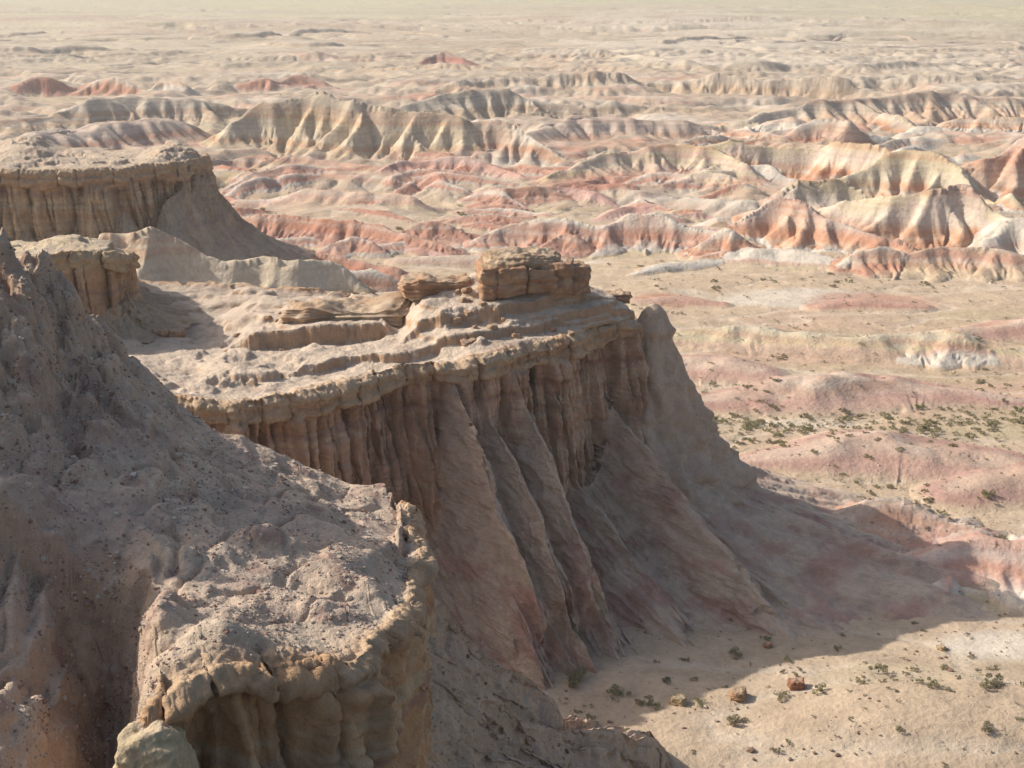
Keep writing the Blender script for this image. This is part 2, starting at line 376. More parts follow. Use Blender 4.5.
        if want_col:
            uu = np.clip((h / np.maximum(bz, .5))[rise] + .13 * gw[k] + .05 * (bl2[rise] - .4), 0, 1)
            c = lut(r['scheme'], uu)
            edge = sst(.0, .12, (h / np.maximum(bz, .5))[rise])[:, None]
            C[k] = C[k] * (1 - edge) + c * edge if False else c
            lowm = (1 - sst(.0, .14, (h / np.maximum(bz, .5))[rise] + .06 * gw[k]))
            C[k] = mixc(C[k], SAND, lowm * .8); C[k] = mixc(C[k], (.47, .375, .29), np.full(k.size, .16, F32) + .16 * gw[k])
    return H, C, Z

def dist_relief(x, y):                       # dissected plain far off
    a = .55 * sst(520, 800, y) * (1 - .85 * sst(1300, 2300, y))
    q = bil2(x / 330. + .4 * n2(x / 120., y / 120., 9), y / 120., 4, 41)
    q2 = fbm2(x / 420., y / 260., 3, 47)
    m = sst(240, 330, y + 25 * n2(x / 60., y / 60., 43) + 12 * sst(10, 60, x)) * (1 - sst(900, 1300, y))
    wxx = x + 14 * n2(x / 40., y / 40., 44); wyy = y + 14 * n2(x / 40., y / 40., 45)
    q3 = bil2(wxx / 95., wyy / 62., 4, 46, .48)
    mid = 13 * sst(.05, .62, q3) - 4.5 + 3 * n2(x / 150., y / 110., 49)
    return a * (9 * sst(.06, .34, q) + 7 * q2 - 4) + m * np.maximum(mid, -.5) * .42 * (1 - .62 * sst(480, 800, y))

def ground_full(x, y):
    H, C, Z = eval_hills(x.ravel(), y.ravel(), False)
    return base_ground(x, y) + dist_relief(x, y) + H.reshape(x.shape) + grid_sample(*ERO[:3], ERO[3], x, y), H.reshape(x.shape)

def erode():
    """stream-power erosion on a regular grid: gives connected, branching gullies"""
    cs = .85; gx = np.arange(-290, 330, cs, dtype=F32); gy = np.arange(92, 800, cs, dtype=F32)
    X, Y = np.meshgrid(gx, gy); H, _, _ = eval_hills(X.ravel(), Y.ravel(), False); H = H.reshape(X.shape)
    dr = dist_relief(X, Y); h0 = (base_ground(X, Y) + dr + H).astype(F32)
    act = np.maximum(sst(.3, 2.0, H), sst(.3, 2., dr) * (Y > 250)); h = h0 + (.45 * fbm2(X / 5., Y / 5., 4, 101) + .8 * fbm2(X / 14., Y / 14., 3, 103)) * act
    act = act * (1 - .45 * sst(330, 450, Y)); A = np.ones_like(h); dirs = [(0,1,1.),(0,-1,1.),(1,0,1.),(-1,0,1.),(1,1,1.414),(1,-1,1.414),(-1,1,1.414),(-1,-1,1.414)]
    def sh(a, dy, dx): return np.roll(a, (-dy, -dx), (0, 1))
    for it in range(34):
        sl = [np.maximum(0, (h - sh(h, dy, dx)) / (d * cs)) for dy, dx, d in dirs]
        w = [q ** 3 for q in sl]; tot = sum(w) + 1e-9; w = [q / tot for q in w]; smx = sl[0].copy()
        for q in sl[1:]: np.maximum(smx, q, out=smx)
        for k in range(40 if it == 0 else 9):
            N = np.ones_like(A)
            for q, (dy, dx, d) in zip(w, dirs): N += sh(A * q, -dy, -dx)
            A = np.minimum(N, 900)
        inc = np.minimum(.034 * np.sqrt(A) * smx ** 1.1, .30 * smx * cs)
        h = h - inc * act
        lap = sum(sh(h, dy, dx) for dy, dx, d in dirs[:4]) / 4 - h
        h = h + lap * (.05 + .30 * sst(1.0, 1.4, smx)) * (act > .02)
    D = (h - h0); e = 6
    D[:e] = D[-e:] = 0; D[:, :e] = D[:, -e:] = 0
    return gx, gy, cs, D, np.log(A)
def grid_sample(gx, gy, cs, F, x, y):
    u = (x - gx[0]) / cs; v = (y - gy[0]) / cs; ins = (u > 0) & (u < len(gx) - 2) & (v > 0) & (v < len(gy) - 2)
    u = np.clip(u, 0, len(gx) - 2.001); v = np.clip(v, 0, len(gy) - 2.001); i = u.astype(np.int32); j = v.astype(np.int32); a = u - i; b = v - j
    r = F[j, i] * (1 - a) * (1 - b) + F[j, i + 1] * a * (1 - b) + F[j + 1, i] * (1 - a) * b + F[j + 1, i + 1] * a * b
    return np.where(ins, r, 0).astype(F32)
ERO = None
def build_ground():
    Ys = np.concatenate([np.linspace(8, 78, 50, endpoint=False), np.linspace(78, 200, 330, endpoint=False), np.linspace(200, 480, 820, endpoint=False),
                         np.linspace(480, 1000, 420, endpoint=False), 1000 * (20.0 ** np.linspace(0, 1, 260))])
    ta = np.tan(np.radians(22.5)); tt = np.concatenate([np.linspace(-1.6, -ta, 110, endpoint=False), np.linspace(-ta, ta, 1080, endpoint=False), np.linspace(ta, 1.6, 110)])
    x = (Ys[:, None] * tt[None, :]).astype(F32); y = np.repeat(Ys[:, None], tt.size, 1).astype(F32)
    shp = x.shape; xf, yf = x.ravel(), y.ravel()
    H, C, Z = eval_hills(xf, yf)
    dr = dist_relief(xf, yf)
    z = base_ground(xf, yf) + dr + H
    global ERO
    ERO = erode(); de = grid_sample(*ERO[:3], ERO[3], xf, yf); la = grid_sample(*ERO[:3], ERO[4], xf, yf); z = z + de
    nz1 = fbm2(xf / 22., yf / 22., 5, 51); nz2 = fbm2(xf / 3.3, yf / 3.3, 3, 55); nz3 = fbm2(xf / 140., yf / 90., 4, 58)
    z = z + .05 * nz2 * (yf < 500) + (.18 * nz1 * sst(90, 200, yf))
    # ground colours
    G = np.zeros((xf.size, 3), F32) + np.array(SAND, F32)
    G = mixc(G, (.40, .265, .19), sst(.05, .55, nz3 + .3 * nz1) * .7)
    G = mixc(G, WHITE, sst(.35, .8, fbm2(xf / 40., yf / 22., 4, 61)) * .55)
    G = mixc(G, (.36, .27, .19), sst(.1, .7, fbm2(xf / 9., yf / 9., 4, 63)) * .35)
    G = mixc(G, (.33, .31, .17), sst(.15, .6, fbm2(xf / 60., yf / 12., 3, 65)) * .28)
    ch = n2(xf / 26. + .4 * nz1, yf / 9., 121); G = mixc(G, (.50, .42, .32), np.exp(-(ch / .07) ** 2) * .55); G = mixc(G, (.33, .26, .19), np.exp(-((ch - .16) / .05) ** 2) * .3); z = z - .12 * np.exp(-(ch / .07) ** 2) * (H < .3)
    far = sst(450, 900, yf)
    q = fbm2(xf / 260., yf / 90., 5, 67)
    Fc = mixc(np.zeros_like(G) + np.array((.38, .31, .22), F32), (.44, .37, .27), sst(-.3, .5, q))
    Fc = mixc(Fc, (.39, .27, .20), sst(.35, .8, fbm2(xf / 150., yf / 110., 3, 68)) * .5)
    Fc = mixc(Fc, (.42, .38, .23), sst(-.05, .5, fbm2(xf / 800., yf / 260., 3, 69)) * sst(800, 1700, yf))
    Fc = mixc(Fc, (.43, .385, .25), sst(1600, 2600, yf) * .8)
    mr = sst(240, 330, yf) * (1 - sst(900, 1400, yf)); hb = fbm2(xf / 34., yf / 30., 4, 93); ban = np.sin(dr * 1.5 + 2.5 * hb)
    Mc = mixc(np.zeros_like(G) + np.array((.42, .33, .24), F32), (.36, .29, .22), sst(-.1, .6, nz1))
    Mc = mixc(Mc, (.43, .25, .18), sst(-.1, .5, hb) * sst(-.6, .5, ban) * .85); Mc = mixc(Mc, (.52, .46, .38), sst(.2, .7, fbm2(xf / 50., yf / 30., 4, 95)) * .6)
    G = G + (Mc - G) * (mr * sst(.2, 2, dr))[:, None]
    G = G + (Fc - G) * far[:, None]
    def blob(px, py, rx, ry, col, amt, o):
        c = WZ(px, py, 0); e = WZ(px + rx, py, 0); f = WZ(px, py - ry, 0)
        d = np.hypot((xf - c[0]) / (e[0] - c[0]), (yf - c[1]) / (f[1] - c[1])) + .35 * nz1
        return mixc(G, col, (1 - sst(.55, 1.1, d)) * amt)
    for b in ((660,300,40,8,RED,.7,1),(795,298,75,9,WHITE,.7,2),(880,302,70,9,(.40,.22,.16),.7,3),(760,258,60,8,(.44,.27,.2),.6,4),
              (990,650,70,22,(.50,.44,.36),.7,5),(900,690,90,16,(.44,.35,.235),.6,6),(700,430,90,18,(.43,.35,.24),.5,7),(800,425,60,6,WHITE,.4,8),
              (130,200,120,14,(.43,.33,.2),.4,9),(300,130,120,8,(.36,.35,.2),.4,10),(330,182,110,6,(.36,.35,.2),.45,11),(250,190,40,5,(.40,.31,.16),.6,12),(560,240,80,8,(.45,.29,.22),.5,13)):
        G = blob(*b)
    hill = H > .06
    zb = z + .012 * xf + 1.2 * n2(xf / 60., yf / 60., 97) + .25 * nz1
    rel = sst(.8, 3, np.maximum(H, dr * .6)); b1 = n2(zb * 1.15, zb * 0 + 3, 98); b2 = n2(zb * 2.6, zb * 0 + 7, 99)
    for arr in (C, G):
        q = mixc(arr, (.54, .47, .38), sst(.05, .45, b1) * rel * .42); q = mixc(q, (.38, .18, .11), sst(.05, .45, -b1) * rel * .40 * (1 - .6 * sst(380, 520, yf))); q = mixc(q, (.33, .24, .18), sst(.1, .55, b2) * rel * .22)
        q = mixc(q, (.35, .29, .21), sst(3.2, 5.5, la) * .35 * rel); arr[:] = q
    vary = (1 + .10 * nz2 + .06 * nz1)[:, None]
    C = np.where(hill[:, None], C, G) * vary
    bl = sst(.06, .5, H)[:, None]; C = C * bl + (G * vary) * (1 - bl)
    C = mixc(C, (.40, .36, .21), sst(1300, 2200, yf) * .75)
    # dust: keep all a little desaturated and pale with distance-independent clay dust
    co = np.stack([xf, yf, z], 1)
    fc = grid_faces(*shp)
    # winding: rows go away (+Y), cols +X -> make normals up
    Zf = np.where(hill, Z, 0)[fc].max(1)
    parts = [(0, 'ground'), (1, 'badland_hills'), (2, 'far_badland_hills'), (3, 'distant_ridges')]
    for zid, nm in parts:
        f = fc[Zf == zid]
        if not len(f): continue
        a, b_, c = compact(co, f, C)
        link(nm, mesh_np(nm, a, b_, c), M_valley, kind='structure')
    return

# ------------------------------------------------------------------ cliff mass loft
def cliff_mass(name, st, ns, nt, nw, opt, mat, parent=None):
    """st: list of dict rim, spine, foot, zt, p"""
    keys = ['rim', 'spine', 'foot', 'zt', 'p', 'cap', 'fl']
    A = np.array([np.concatenate([s['rim'], s['spine'], s['foot'], [s['zt'], s.get('p', 2.), s.get('cap', 1.), s.get('fl', 1.), s.get('w', 1.)]]) for s in st], float)
    D = catmull(A, 60)
    seg = np.hypot(np.diff(D[:, 0]), np.diff(D[:, 1])) * .5 * (D[1:, 13] + D[:-1, 13]) + 1e-4
    Lw = np.concatenate([[0], np.cumsum(seg)]); q = np.linspace(0, Lw[-1], ns)
    D = np.stack([np.interp(q, Lw, D[:, c]) for c in range(D.shape[1])], 1)
    s = np.concatenate([[0], np.cumsum(np.hypot(np.diff(D[:, 0]), np.diff(D[:, 1])))])
    Rm, S, Ft = D[:, 0:3], D[:, 3:6], D[:, 6:9]; zt, p, cap, fl = D[:, 9], np.clip(D[:, 10], 1, 4), D[:, 11], D[:, 12]
    fin = np.zeros(len(s)); pxr = to_px(Rm[:, 0], Rm[:, 1], Rm[:, 2])[0]
    for (sx, amp, w, half) in opt.get('fins', ()):     # fins located by pixel column on the front half
        cand = np.nonzero(half(s, Rm))[0]; i0 = cand[np.argmin(np.abs(pxr[cand] - sx))]
        d_ = np.abs(s - s[i0]); e_ = np.exp(-(np.sqrt(d_ ** 2 + .35 ** 2) - .35) / w); zt = zt + amp * e_; fin = np.maximum(fin, np.exp(-(d_ / (w * 1.5)) ** 2)); p = p - .6 * np.exp(-(d_ / (w * 1.5)) ** 2) * (p > 1.5)
    seed = opt.get('seed', 0)
    zt = zt + opt.get('ztn', 1.6) * (1 - 2 * np.abs(n2(s / opt.get('ztl', 3.), s * 0 + seed, 3)) * 1.6) * opt.get('ztm', 1.)
    kn = int(np.argmax(Rm[:, 0])); fs = S[:kn + 1]; o_ = np.argsort(fs[:, 0]); S = S.copy()
    for c in (1, 2): S[kn + 1:, c] = np.interp(S[kn + 1:, 0], fs[o_, 0], fs[o_, c])
    zr = Rm[:, 2] + opt.get('rimn', .35) * n2(s / 5., s * 0 + seed, 1) * cap
    zt = np.minimum(zt, zr - .2)
    dv = Ft[:, :2] - Rm[:, :2]; Dl = np.hypot(dv[:, 0], dv[:, 1]); d = dv / Dl[:, None]
    ks = 40; ker = np.ones(ks) / ks
    for c in range(2): d[:, c] = np.convolve(np.pad(d[:, c], (ks // 2, ks - ks // 2 - 1), 'edge'), ker, 'valid')
    # --- offset profile
    def offset(S_, z_, v_):
        """S_: (ns,1) arclength, z_: (ns,nw)"""
        zrel = zr[:, None] - z_                              # depth below rim
        wz = z_ * .03
        f1 = bil2(S_ / opt.get('f1', 2.6) + wz, z_ * .035 + seed, 2, 2)
        f2 = np.abs(n2(S_ / opt.get('f2', .8) + 2.5 * wz, z_ * .09 + seed, 6))
        big = n2(S_ / opt.get('big', 7.), z_ * .02 + seed, 9)
        sub = opt.get('sub', 1.0)
        wall = (opt.get('fa', 1.3) * (f1 - .45) + opt.get('fb', .45) * (f2 - .25)) * fl[:, None] + opt.get('biga', 1.5) * big
        ck = n2(S_ / 1.7 + 3 * wz, z_ * .03 + seed, 12)
        wall = wall - .9 * np.exp(-(ck / .05) ** 2) * fl[:, None]
        st_ = n3(S_ * .06, z_ * 1.1, z_ * 0 + seed, 4) + .6 * n3(S_ * .12, z_ * 3.1, z_ * 0 + seed, 5)
        wall = wall + opt.get('strat', .22) * st_
        wall = wall + opt.get('batter', .06) * zrel
        # cap overhang in broken blocks
        capth = cap[:, None] * (opt.get('capt', 1.7) + .5 * n2(S_ / 3.1, S_ * 0 + seed, 14))
        cell = np.floor(S_ / opt.get('cell', 2.3) + .8 * n2(S_ / 6., S_ * 0, 15)); rc = np.modf(np.abs(np.sin(cell * 12.9898 + seed)) * 43758.5)[0]
        fr = np.abs(np.modf(np.abs(S_ / opt.get('cell', 2.3) + .8 * n2(S_ / 6., S_ * 0, 15)))[0] - .5) * 2
        lay = .35 * np.sin((zrel / (.62 * np.maximum(cap[:, None], .4)) + .6 * n2(S_ / 2., S_ * 0, 16)) * 3.1)
        capo = cap[:, None] * (opt.get('capo', .55) + .75 * (rc - .4) + .35 * lay - .9 * sst(.86, 1.0, fr)) + opt.get('biga', 1.5) * big * .8
        capo = capo - cap[:, None] * .5 * (1 - sst(0, .45, zrel))
        m = 1 - sst(capth * .85, capth * 1.12 + .05, zrel)
        o = wall * (1 - m) + np.maximum(capo, wall * .5) * m
        # talus
        zt_ = zt[:, None]; v = np.clip((zt_ - z_) / (zt_ - Ft[:, 2:3]), 0, 1)
        gl = bil2(S_ / opt.get('gl', 3.) + wz, v * 1.2 + seed, 3, 18)
        gs = np.abs(n2(S_ / opt.get('gs', 1.0) + wz, v * 1.6 + seed, 19))
        tal = Dl[:, None] * v ** p[:, None] * (1 + opt.get('gv', .35) * (gl - .4)) + (.9 * (gl - .4) + .35 * gs + .16 * np.abs(n2(S_ / (opt.get('gs', 1.0) * .37) + 1.2 * gs, v * 5 + seed, 23))) * sst(0, .12, v) * opt.get('ga', 1.)
        tal = tal + (3.0 * fin[:, None]) * sst(0, .3, v) * (1 - sst(.6, 1, v))
        tal = np.where(z_ < zt_, tal, -9)
        tal = np.where(v > 0, tal, -9)
        k = .35
        return smax(o, tal + .25, k), m, sst(-.2, .35, tal - o), v, f1
    # vertical sampling
    tau = np.linspace(0, 1, nw); vv = tau ** .92
    zw = zr[:, None] + (Ft[:, 2:3] - zr[:, None]) * vv[None, :]
    Sg = np.repeat(s[:, None], nw, 1)
    o, mcap, mtal, v, f1 = offset(Sg, zw, vv)
    Xw = Rm[:, 0:1] + d[:, 0:1] * o; Yw = Rm[:, 1:2] + d[:, 1:2] * o; Zw = zw
    # --- top
    u = np.linspace(1, 0, nt, endpoint=False); u = u ** 1.25
    X0, Y0 = Xw[:, 0:1], Yw[:, 0:1]
    dec = np.exp(-u / .035) * (1 - u); R0x, R0y = Rm[:, 0:1], Rm[:, 1:2]; zs_ = Rm[:, 2:3]
    Xt = R0x + (S[:, 0:1] - R0x) * u + (X0 - R0x) * dec; Yt = R0y + (S[:, 1:2] - R0y) * u + (Y0 - R0y) * dec
    base = zs_ + (S[:, 2:3] - zs_) * u ** opt.get('tp', 1.0) + (zr[:, None] - zs_) * np.exp(-u / .08) * (1 - u)
    ts = opt.get('tstep', .9); ta = opt.get('tamt', .6)
    nn = 1.1 * fbm2(Xt / 7., Yt / 7., 4, seed + 2)
    zb = base + nn * opt.get('topn', .5) * sst(0, .15, u)
    qq = zb / ts + .12 * fbm2(Xt / 1.3, Yt / 1.3, 3, seed + 5); fq = qq - np.floor(qq); zb2 = (np.floor(qq) + sst(.74, .95, fq)) * ts
    Zt = zb + (zb2 - zb) * ta * sst(.0, .12, u)
    if 'bump' in opt: Zt = Zt + opt['bump'](Xt, Yt, u, Sg[:, :1])
    X = np.concatenate([Xt, Xw], 1); Y = np.concatenate([Yt, Yw], 1); Z = np.concatenate([Zt, Zw], 1)
    z0 = np.zeros_like(Xt)
    MT = np.concatenate([z0, mtal], 1); MC = np.concatenate([z0 + 1, mcap], 1); TOP = np.concatenate([sst(0, .05, u) + z0, np.zeros_like(Xw)], 1)
    U = np.concatenate([u + z0, -vv + np.zeros_like(Xw)], 1); FL = np.concatenate([z0 + .5, f1], 1)
    # --- displacement along the normals
    P = np.stack([X, Y, Z], -1)
    lump = opt.get('lump', 0)
    a = np.gradient(P, axis=0); b = np.gradient(P, axis=1); N = np.cross(b, a); N /= np.linalg.norm(N, axis=-1, keepdims=True) + 1e-9
    if opt.get('flip', False): N = -N
    A_ = np.repeat(s[:, None], X.shape[1], 1).astype(F32); dg_ = np.linalg.norm(a[..., :2], axis=-1); dg_ = sst(.15, .8, dg_ / (np.median(dg_[:, -1]) * 0 + .03))
    r1 = fbm3(X / 1.9, Y / 1.9, Z / 1.3, 5, seed + 1, .55); r2 = np.abs(n3(X / .9, Y / .9, Z / .55, seed + 4)) ; r3 = np.abs(n3(X / .33, Y / .33, Z / .25, seed + 6))
    rough = opt.get('rough', (.16, .10, .05))      # cap/top, wall, talus
    amp = dg_ * rough[0] * MC * (1 - TOP) + dg_ * rough[3] * TOP + rough[1] * (1 - MC) * (1 - MT) + rough[2] * MT
    if lump: P = P + N * (lump * (fbm3(X / 4.5, Y / 4.5, Z / 3.5, 3, seed + 9) * (1 - .7 * MC * (1 - TOP)) * dg_))[..., None]
    rill = MT * dg_ * (.24 * np.abs(n3(A_ / .42 + .5 * r1, Z / 2.6, r1 * .3, seed + 31)) + .34 * np.abs(n3(A_ / 1.15 + .8 * r1, Z / 7., r1 * .3, seed + 35)) + .08 * np.abs(n3(A_ / .17 + .5 * r1, Z / 1.1, r1 * .3, seed + 33)))
    P = P + N * (amp * (r1 * 1.0 + 1.1 * r2 + .55 * r3) - rill)[..., None]
    aux = dict(TOP=TOP, MT=MT, MC=MC, U=U, FL=FL, r1=r1, r2=r2, r3=r3, S=np.repeat(s[:, None], P.shape[1], 1), N=N, P=P, zr=zr[:, None])
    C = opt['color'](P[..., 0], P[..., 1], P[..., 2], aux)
    f = grid_faces(P.shape[0], P.shape[1])
    if opt.get('flip', False): f = f[:, ::-1]
    me = mesh_np(name, P.reshape(-1, 3), f, C.reshape(-1, 3))
    ob = link(name, me, mat, parent=parent)
    return ob, aux

def rock_color(wallc, capc, topc, talc, red=.3, purple=.35, seedo=0):
    def f(x, y, z, a):
        n1 = fbm3(x / 3., y / 3., z / 3., 4, 71 + seedo)
        st = n3(x * .02, y * .02, z * .9 + .25 * n1, 73 + seedo) + .5 * n3(x * .05, y * .05, z * 2.8, 74 + seedo)
        c = np.zeros(x.shape + (3,), F32) + np.array(wallc, F32)
        c = mixc(c, ORANGE, sst(-.1, .6, st) * .6)
        c = mixc(c, (.47, .38, .25), sst(.15, .6, -st) * .6)
        stv = n2(a['S'] / .5, z * .12, 75)                              # vertical stains
        c = mixc(c, BROWN, sst(.05, .5, stv) * .6)
        c = mixc(c, (.48, .36, .25), sst(.2, .6, -stv) * .45)
        band = np.exp(-((a['zr'] - z - 3.3 - .5 * n1) / .22) ** 2)
        c = mixc(c, (.23, .13, .12), band * .5)
        cc = mixc(np.zeros_like(c) + np.array(capc, F32), ORANGE, sst(-.2, .5, n1 + st) * .65)
        c = c + (cc - c) * (a['MC'] * (1 - a['TOP']))[..., None]
        t = np.zeros_like(c) + np.array(talc, F32)
        t = mixc(t, (.34, .155, .13), sst(.1, .75, fbm3(x / 4., y / 4., z / 2.5, 4, 77) + .25 * n1 + .3 * sst(9, 3, z)) * red * 1.6 * sst(13, 7, z))
        t = mixc(t, (.30, .21, .18), sst(.0, .6, -n1) * purple)
        t = mixc(t, (.42, .36, .27), sst(.25, .7, n2(a['S'] / 1.3, z * .1, 79)) * .35)
        c = c + (t - c) * a['MT'][..., None]
        tt = mixc(np.zeros_like(c) + np.array(topc, F32), GREYBUFF, sst(-.2, .5, fbm3(x / 2.2, y / 2.2, z, 4, 81)) * .6)
        tt = mixc(tt, (.33, .24, .18), sst(.15, .7, n1) * .5)
        nz = a['N'][..., 2]
        tt = mixc(tt, ORANGE if seedo != 3 else (.40, .27, .18), (1 - sst(.35, .75, np.abs(nz))) * (.7 if seedo != 3 else .5))
        c = c + (tt - c) * a['TOP'][..., None]
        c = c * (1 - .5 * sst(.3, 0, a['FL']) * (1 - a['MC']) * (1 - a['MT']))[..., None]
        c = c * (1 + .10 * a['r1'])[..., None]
        return np.clip(c, .02, .8)
    return f

def build_butte():
    v = lambda *a: np.array(a, float)
    st = []
    def s(rim, spine, foot, zt, p=2., cap=1., fl=1., w=1.): st.append(dict(rim=rim, spine=spine, foot=foot, zt=zt, p=p, cap=cap, fl=fl, w=w))
    s(v(-95, 84, 23), v(-96, 105, 23), v(-92, 64, 6), 11, w=.15)
    s(v(-60, 86, 22.3), v(-62, 108, 23), v(-56, 68, 5), 11, w=.15)
    s(v(-38, 90, 21.8), v(-45, 114, 22.3), v(-33, 75, 3), 10, w=.4)
    s(WZ(180, 400, 21.2), W(110, 330, 117), v(-16, 80, 2), 9)
    s(WZ(262, 400, 20.8), W(215, 337, 118), v(-9, 83, 1), 8)
    s(WZ(345, 378, 20.9), W(310, 335, 118), v(-3, 87, 0), 7.)
    s(WZ(402, 368, 21.), W(375, 328, 118), v(-.5, 88.5, -.6), 5)
    s(WZ(470, 356, 21.), W(450, 300, 117.5), v(5, 91.5, -.6), 5.5)
    s(WZ(540, 342, 21.), W(520, 290, 117.5), v(11.5, 95, -.8), 5)
    s(WZ(600, 327, 21.), W(588, 302, 118.5), v(20.5, 97.5, -.8), 7, p=2.1)
    s(WZ(634, 322, 20.6), W(622, 308, 121), v(31, 99.5, -.8), 12.5, p=2.6, cap=.7, fl=.8)
    s(v(10.4, 119.3, 19.6), v(9, 121, 21.), v(43, 104, -.8), 18.5, p=3.0, cap=.25, fl=.5, w=1.4)
    s(v(11.2, 121.6, 19.3), v(9.5, 122, 20.4), v(42, 113, -.8), 18.5, p=3.1, cap=.2, fl=.4, w=1.4)
    s(v(9.6, 124.2, 19.6), v(8.3, 122.5, 20.8), v(34, 130, -.8), 17, p=2.4, cap=.3, fl=.5, w=.6)
    s(v(6, 125, 20.6), v(6, 119.5, 21.6), v(14, 142, -.8), 12, w=.3)
    s(v(-6, 124, 21), v(-5, 118.5, 22.4), v(-4, 144, -.8), 12, w=.25)
    s(v(-20, 126, 21.4), v(-17, 118, 23), v(-22, 148, -.5), 13, w=.2)
    s(v(-45, 130, 22), v(-45, 116, 22.5), v(-46, 152, 0), 14, w=.15)
    s(v(-95, 134, 23), v(-96, 107, 23), v(-95, 156, 2), 15, w=.1)
    front = lambda s_, Rm: (np.arange(len(Rm)) < np.argmax(Rm[:, 0]))
    def bump(X, Y, u, S_):
        px, py, _ = to_px(X, Y, 22 + 0 * X)
        n = n2(X / 3., Y / 3., 5) + .4 * fbm2(X / 1.1, Y / 1.1, 3, 6)
        # raised ledge at the back left, riser faces the camera
        a = sst(.60, .635, u + .05 * n) * sst(215, 260, px) * (1 - sst(372, 402, px)) * 1.5
        a = a + sst(.42, .47, u + .07 * n) * sst(395, 420, px) * (1 - sst(560, 620, px)) * .9
        a = a + sst(.22, .25, u + .05 * n) * sst(180, 240, px) * .7
        return a
    col = rock_color((.43, .285, .205), (.42, .305, .20), (.47, .375, .285), (.47, .365, .275), red=.33)
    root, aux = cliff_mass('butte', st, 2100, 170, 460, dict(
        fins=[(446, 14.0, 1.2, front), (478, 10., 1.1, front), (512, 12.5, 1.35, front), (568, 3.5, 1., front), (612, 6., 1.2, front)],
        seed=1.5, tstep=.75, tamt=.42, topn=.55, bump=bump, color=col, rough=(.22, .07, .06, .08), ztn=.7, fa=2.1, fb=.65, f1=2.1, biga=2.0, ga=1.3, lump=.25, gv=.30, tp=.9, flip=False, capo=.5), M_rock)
    root['kind'] = 'structure'
    return root, aux

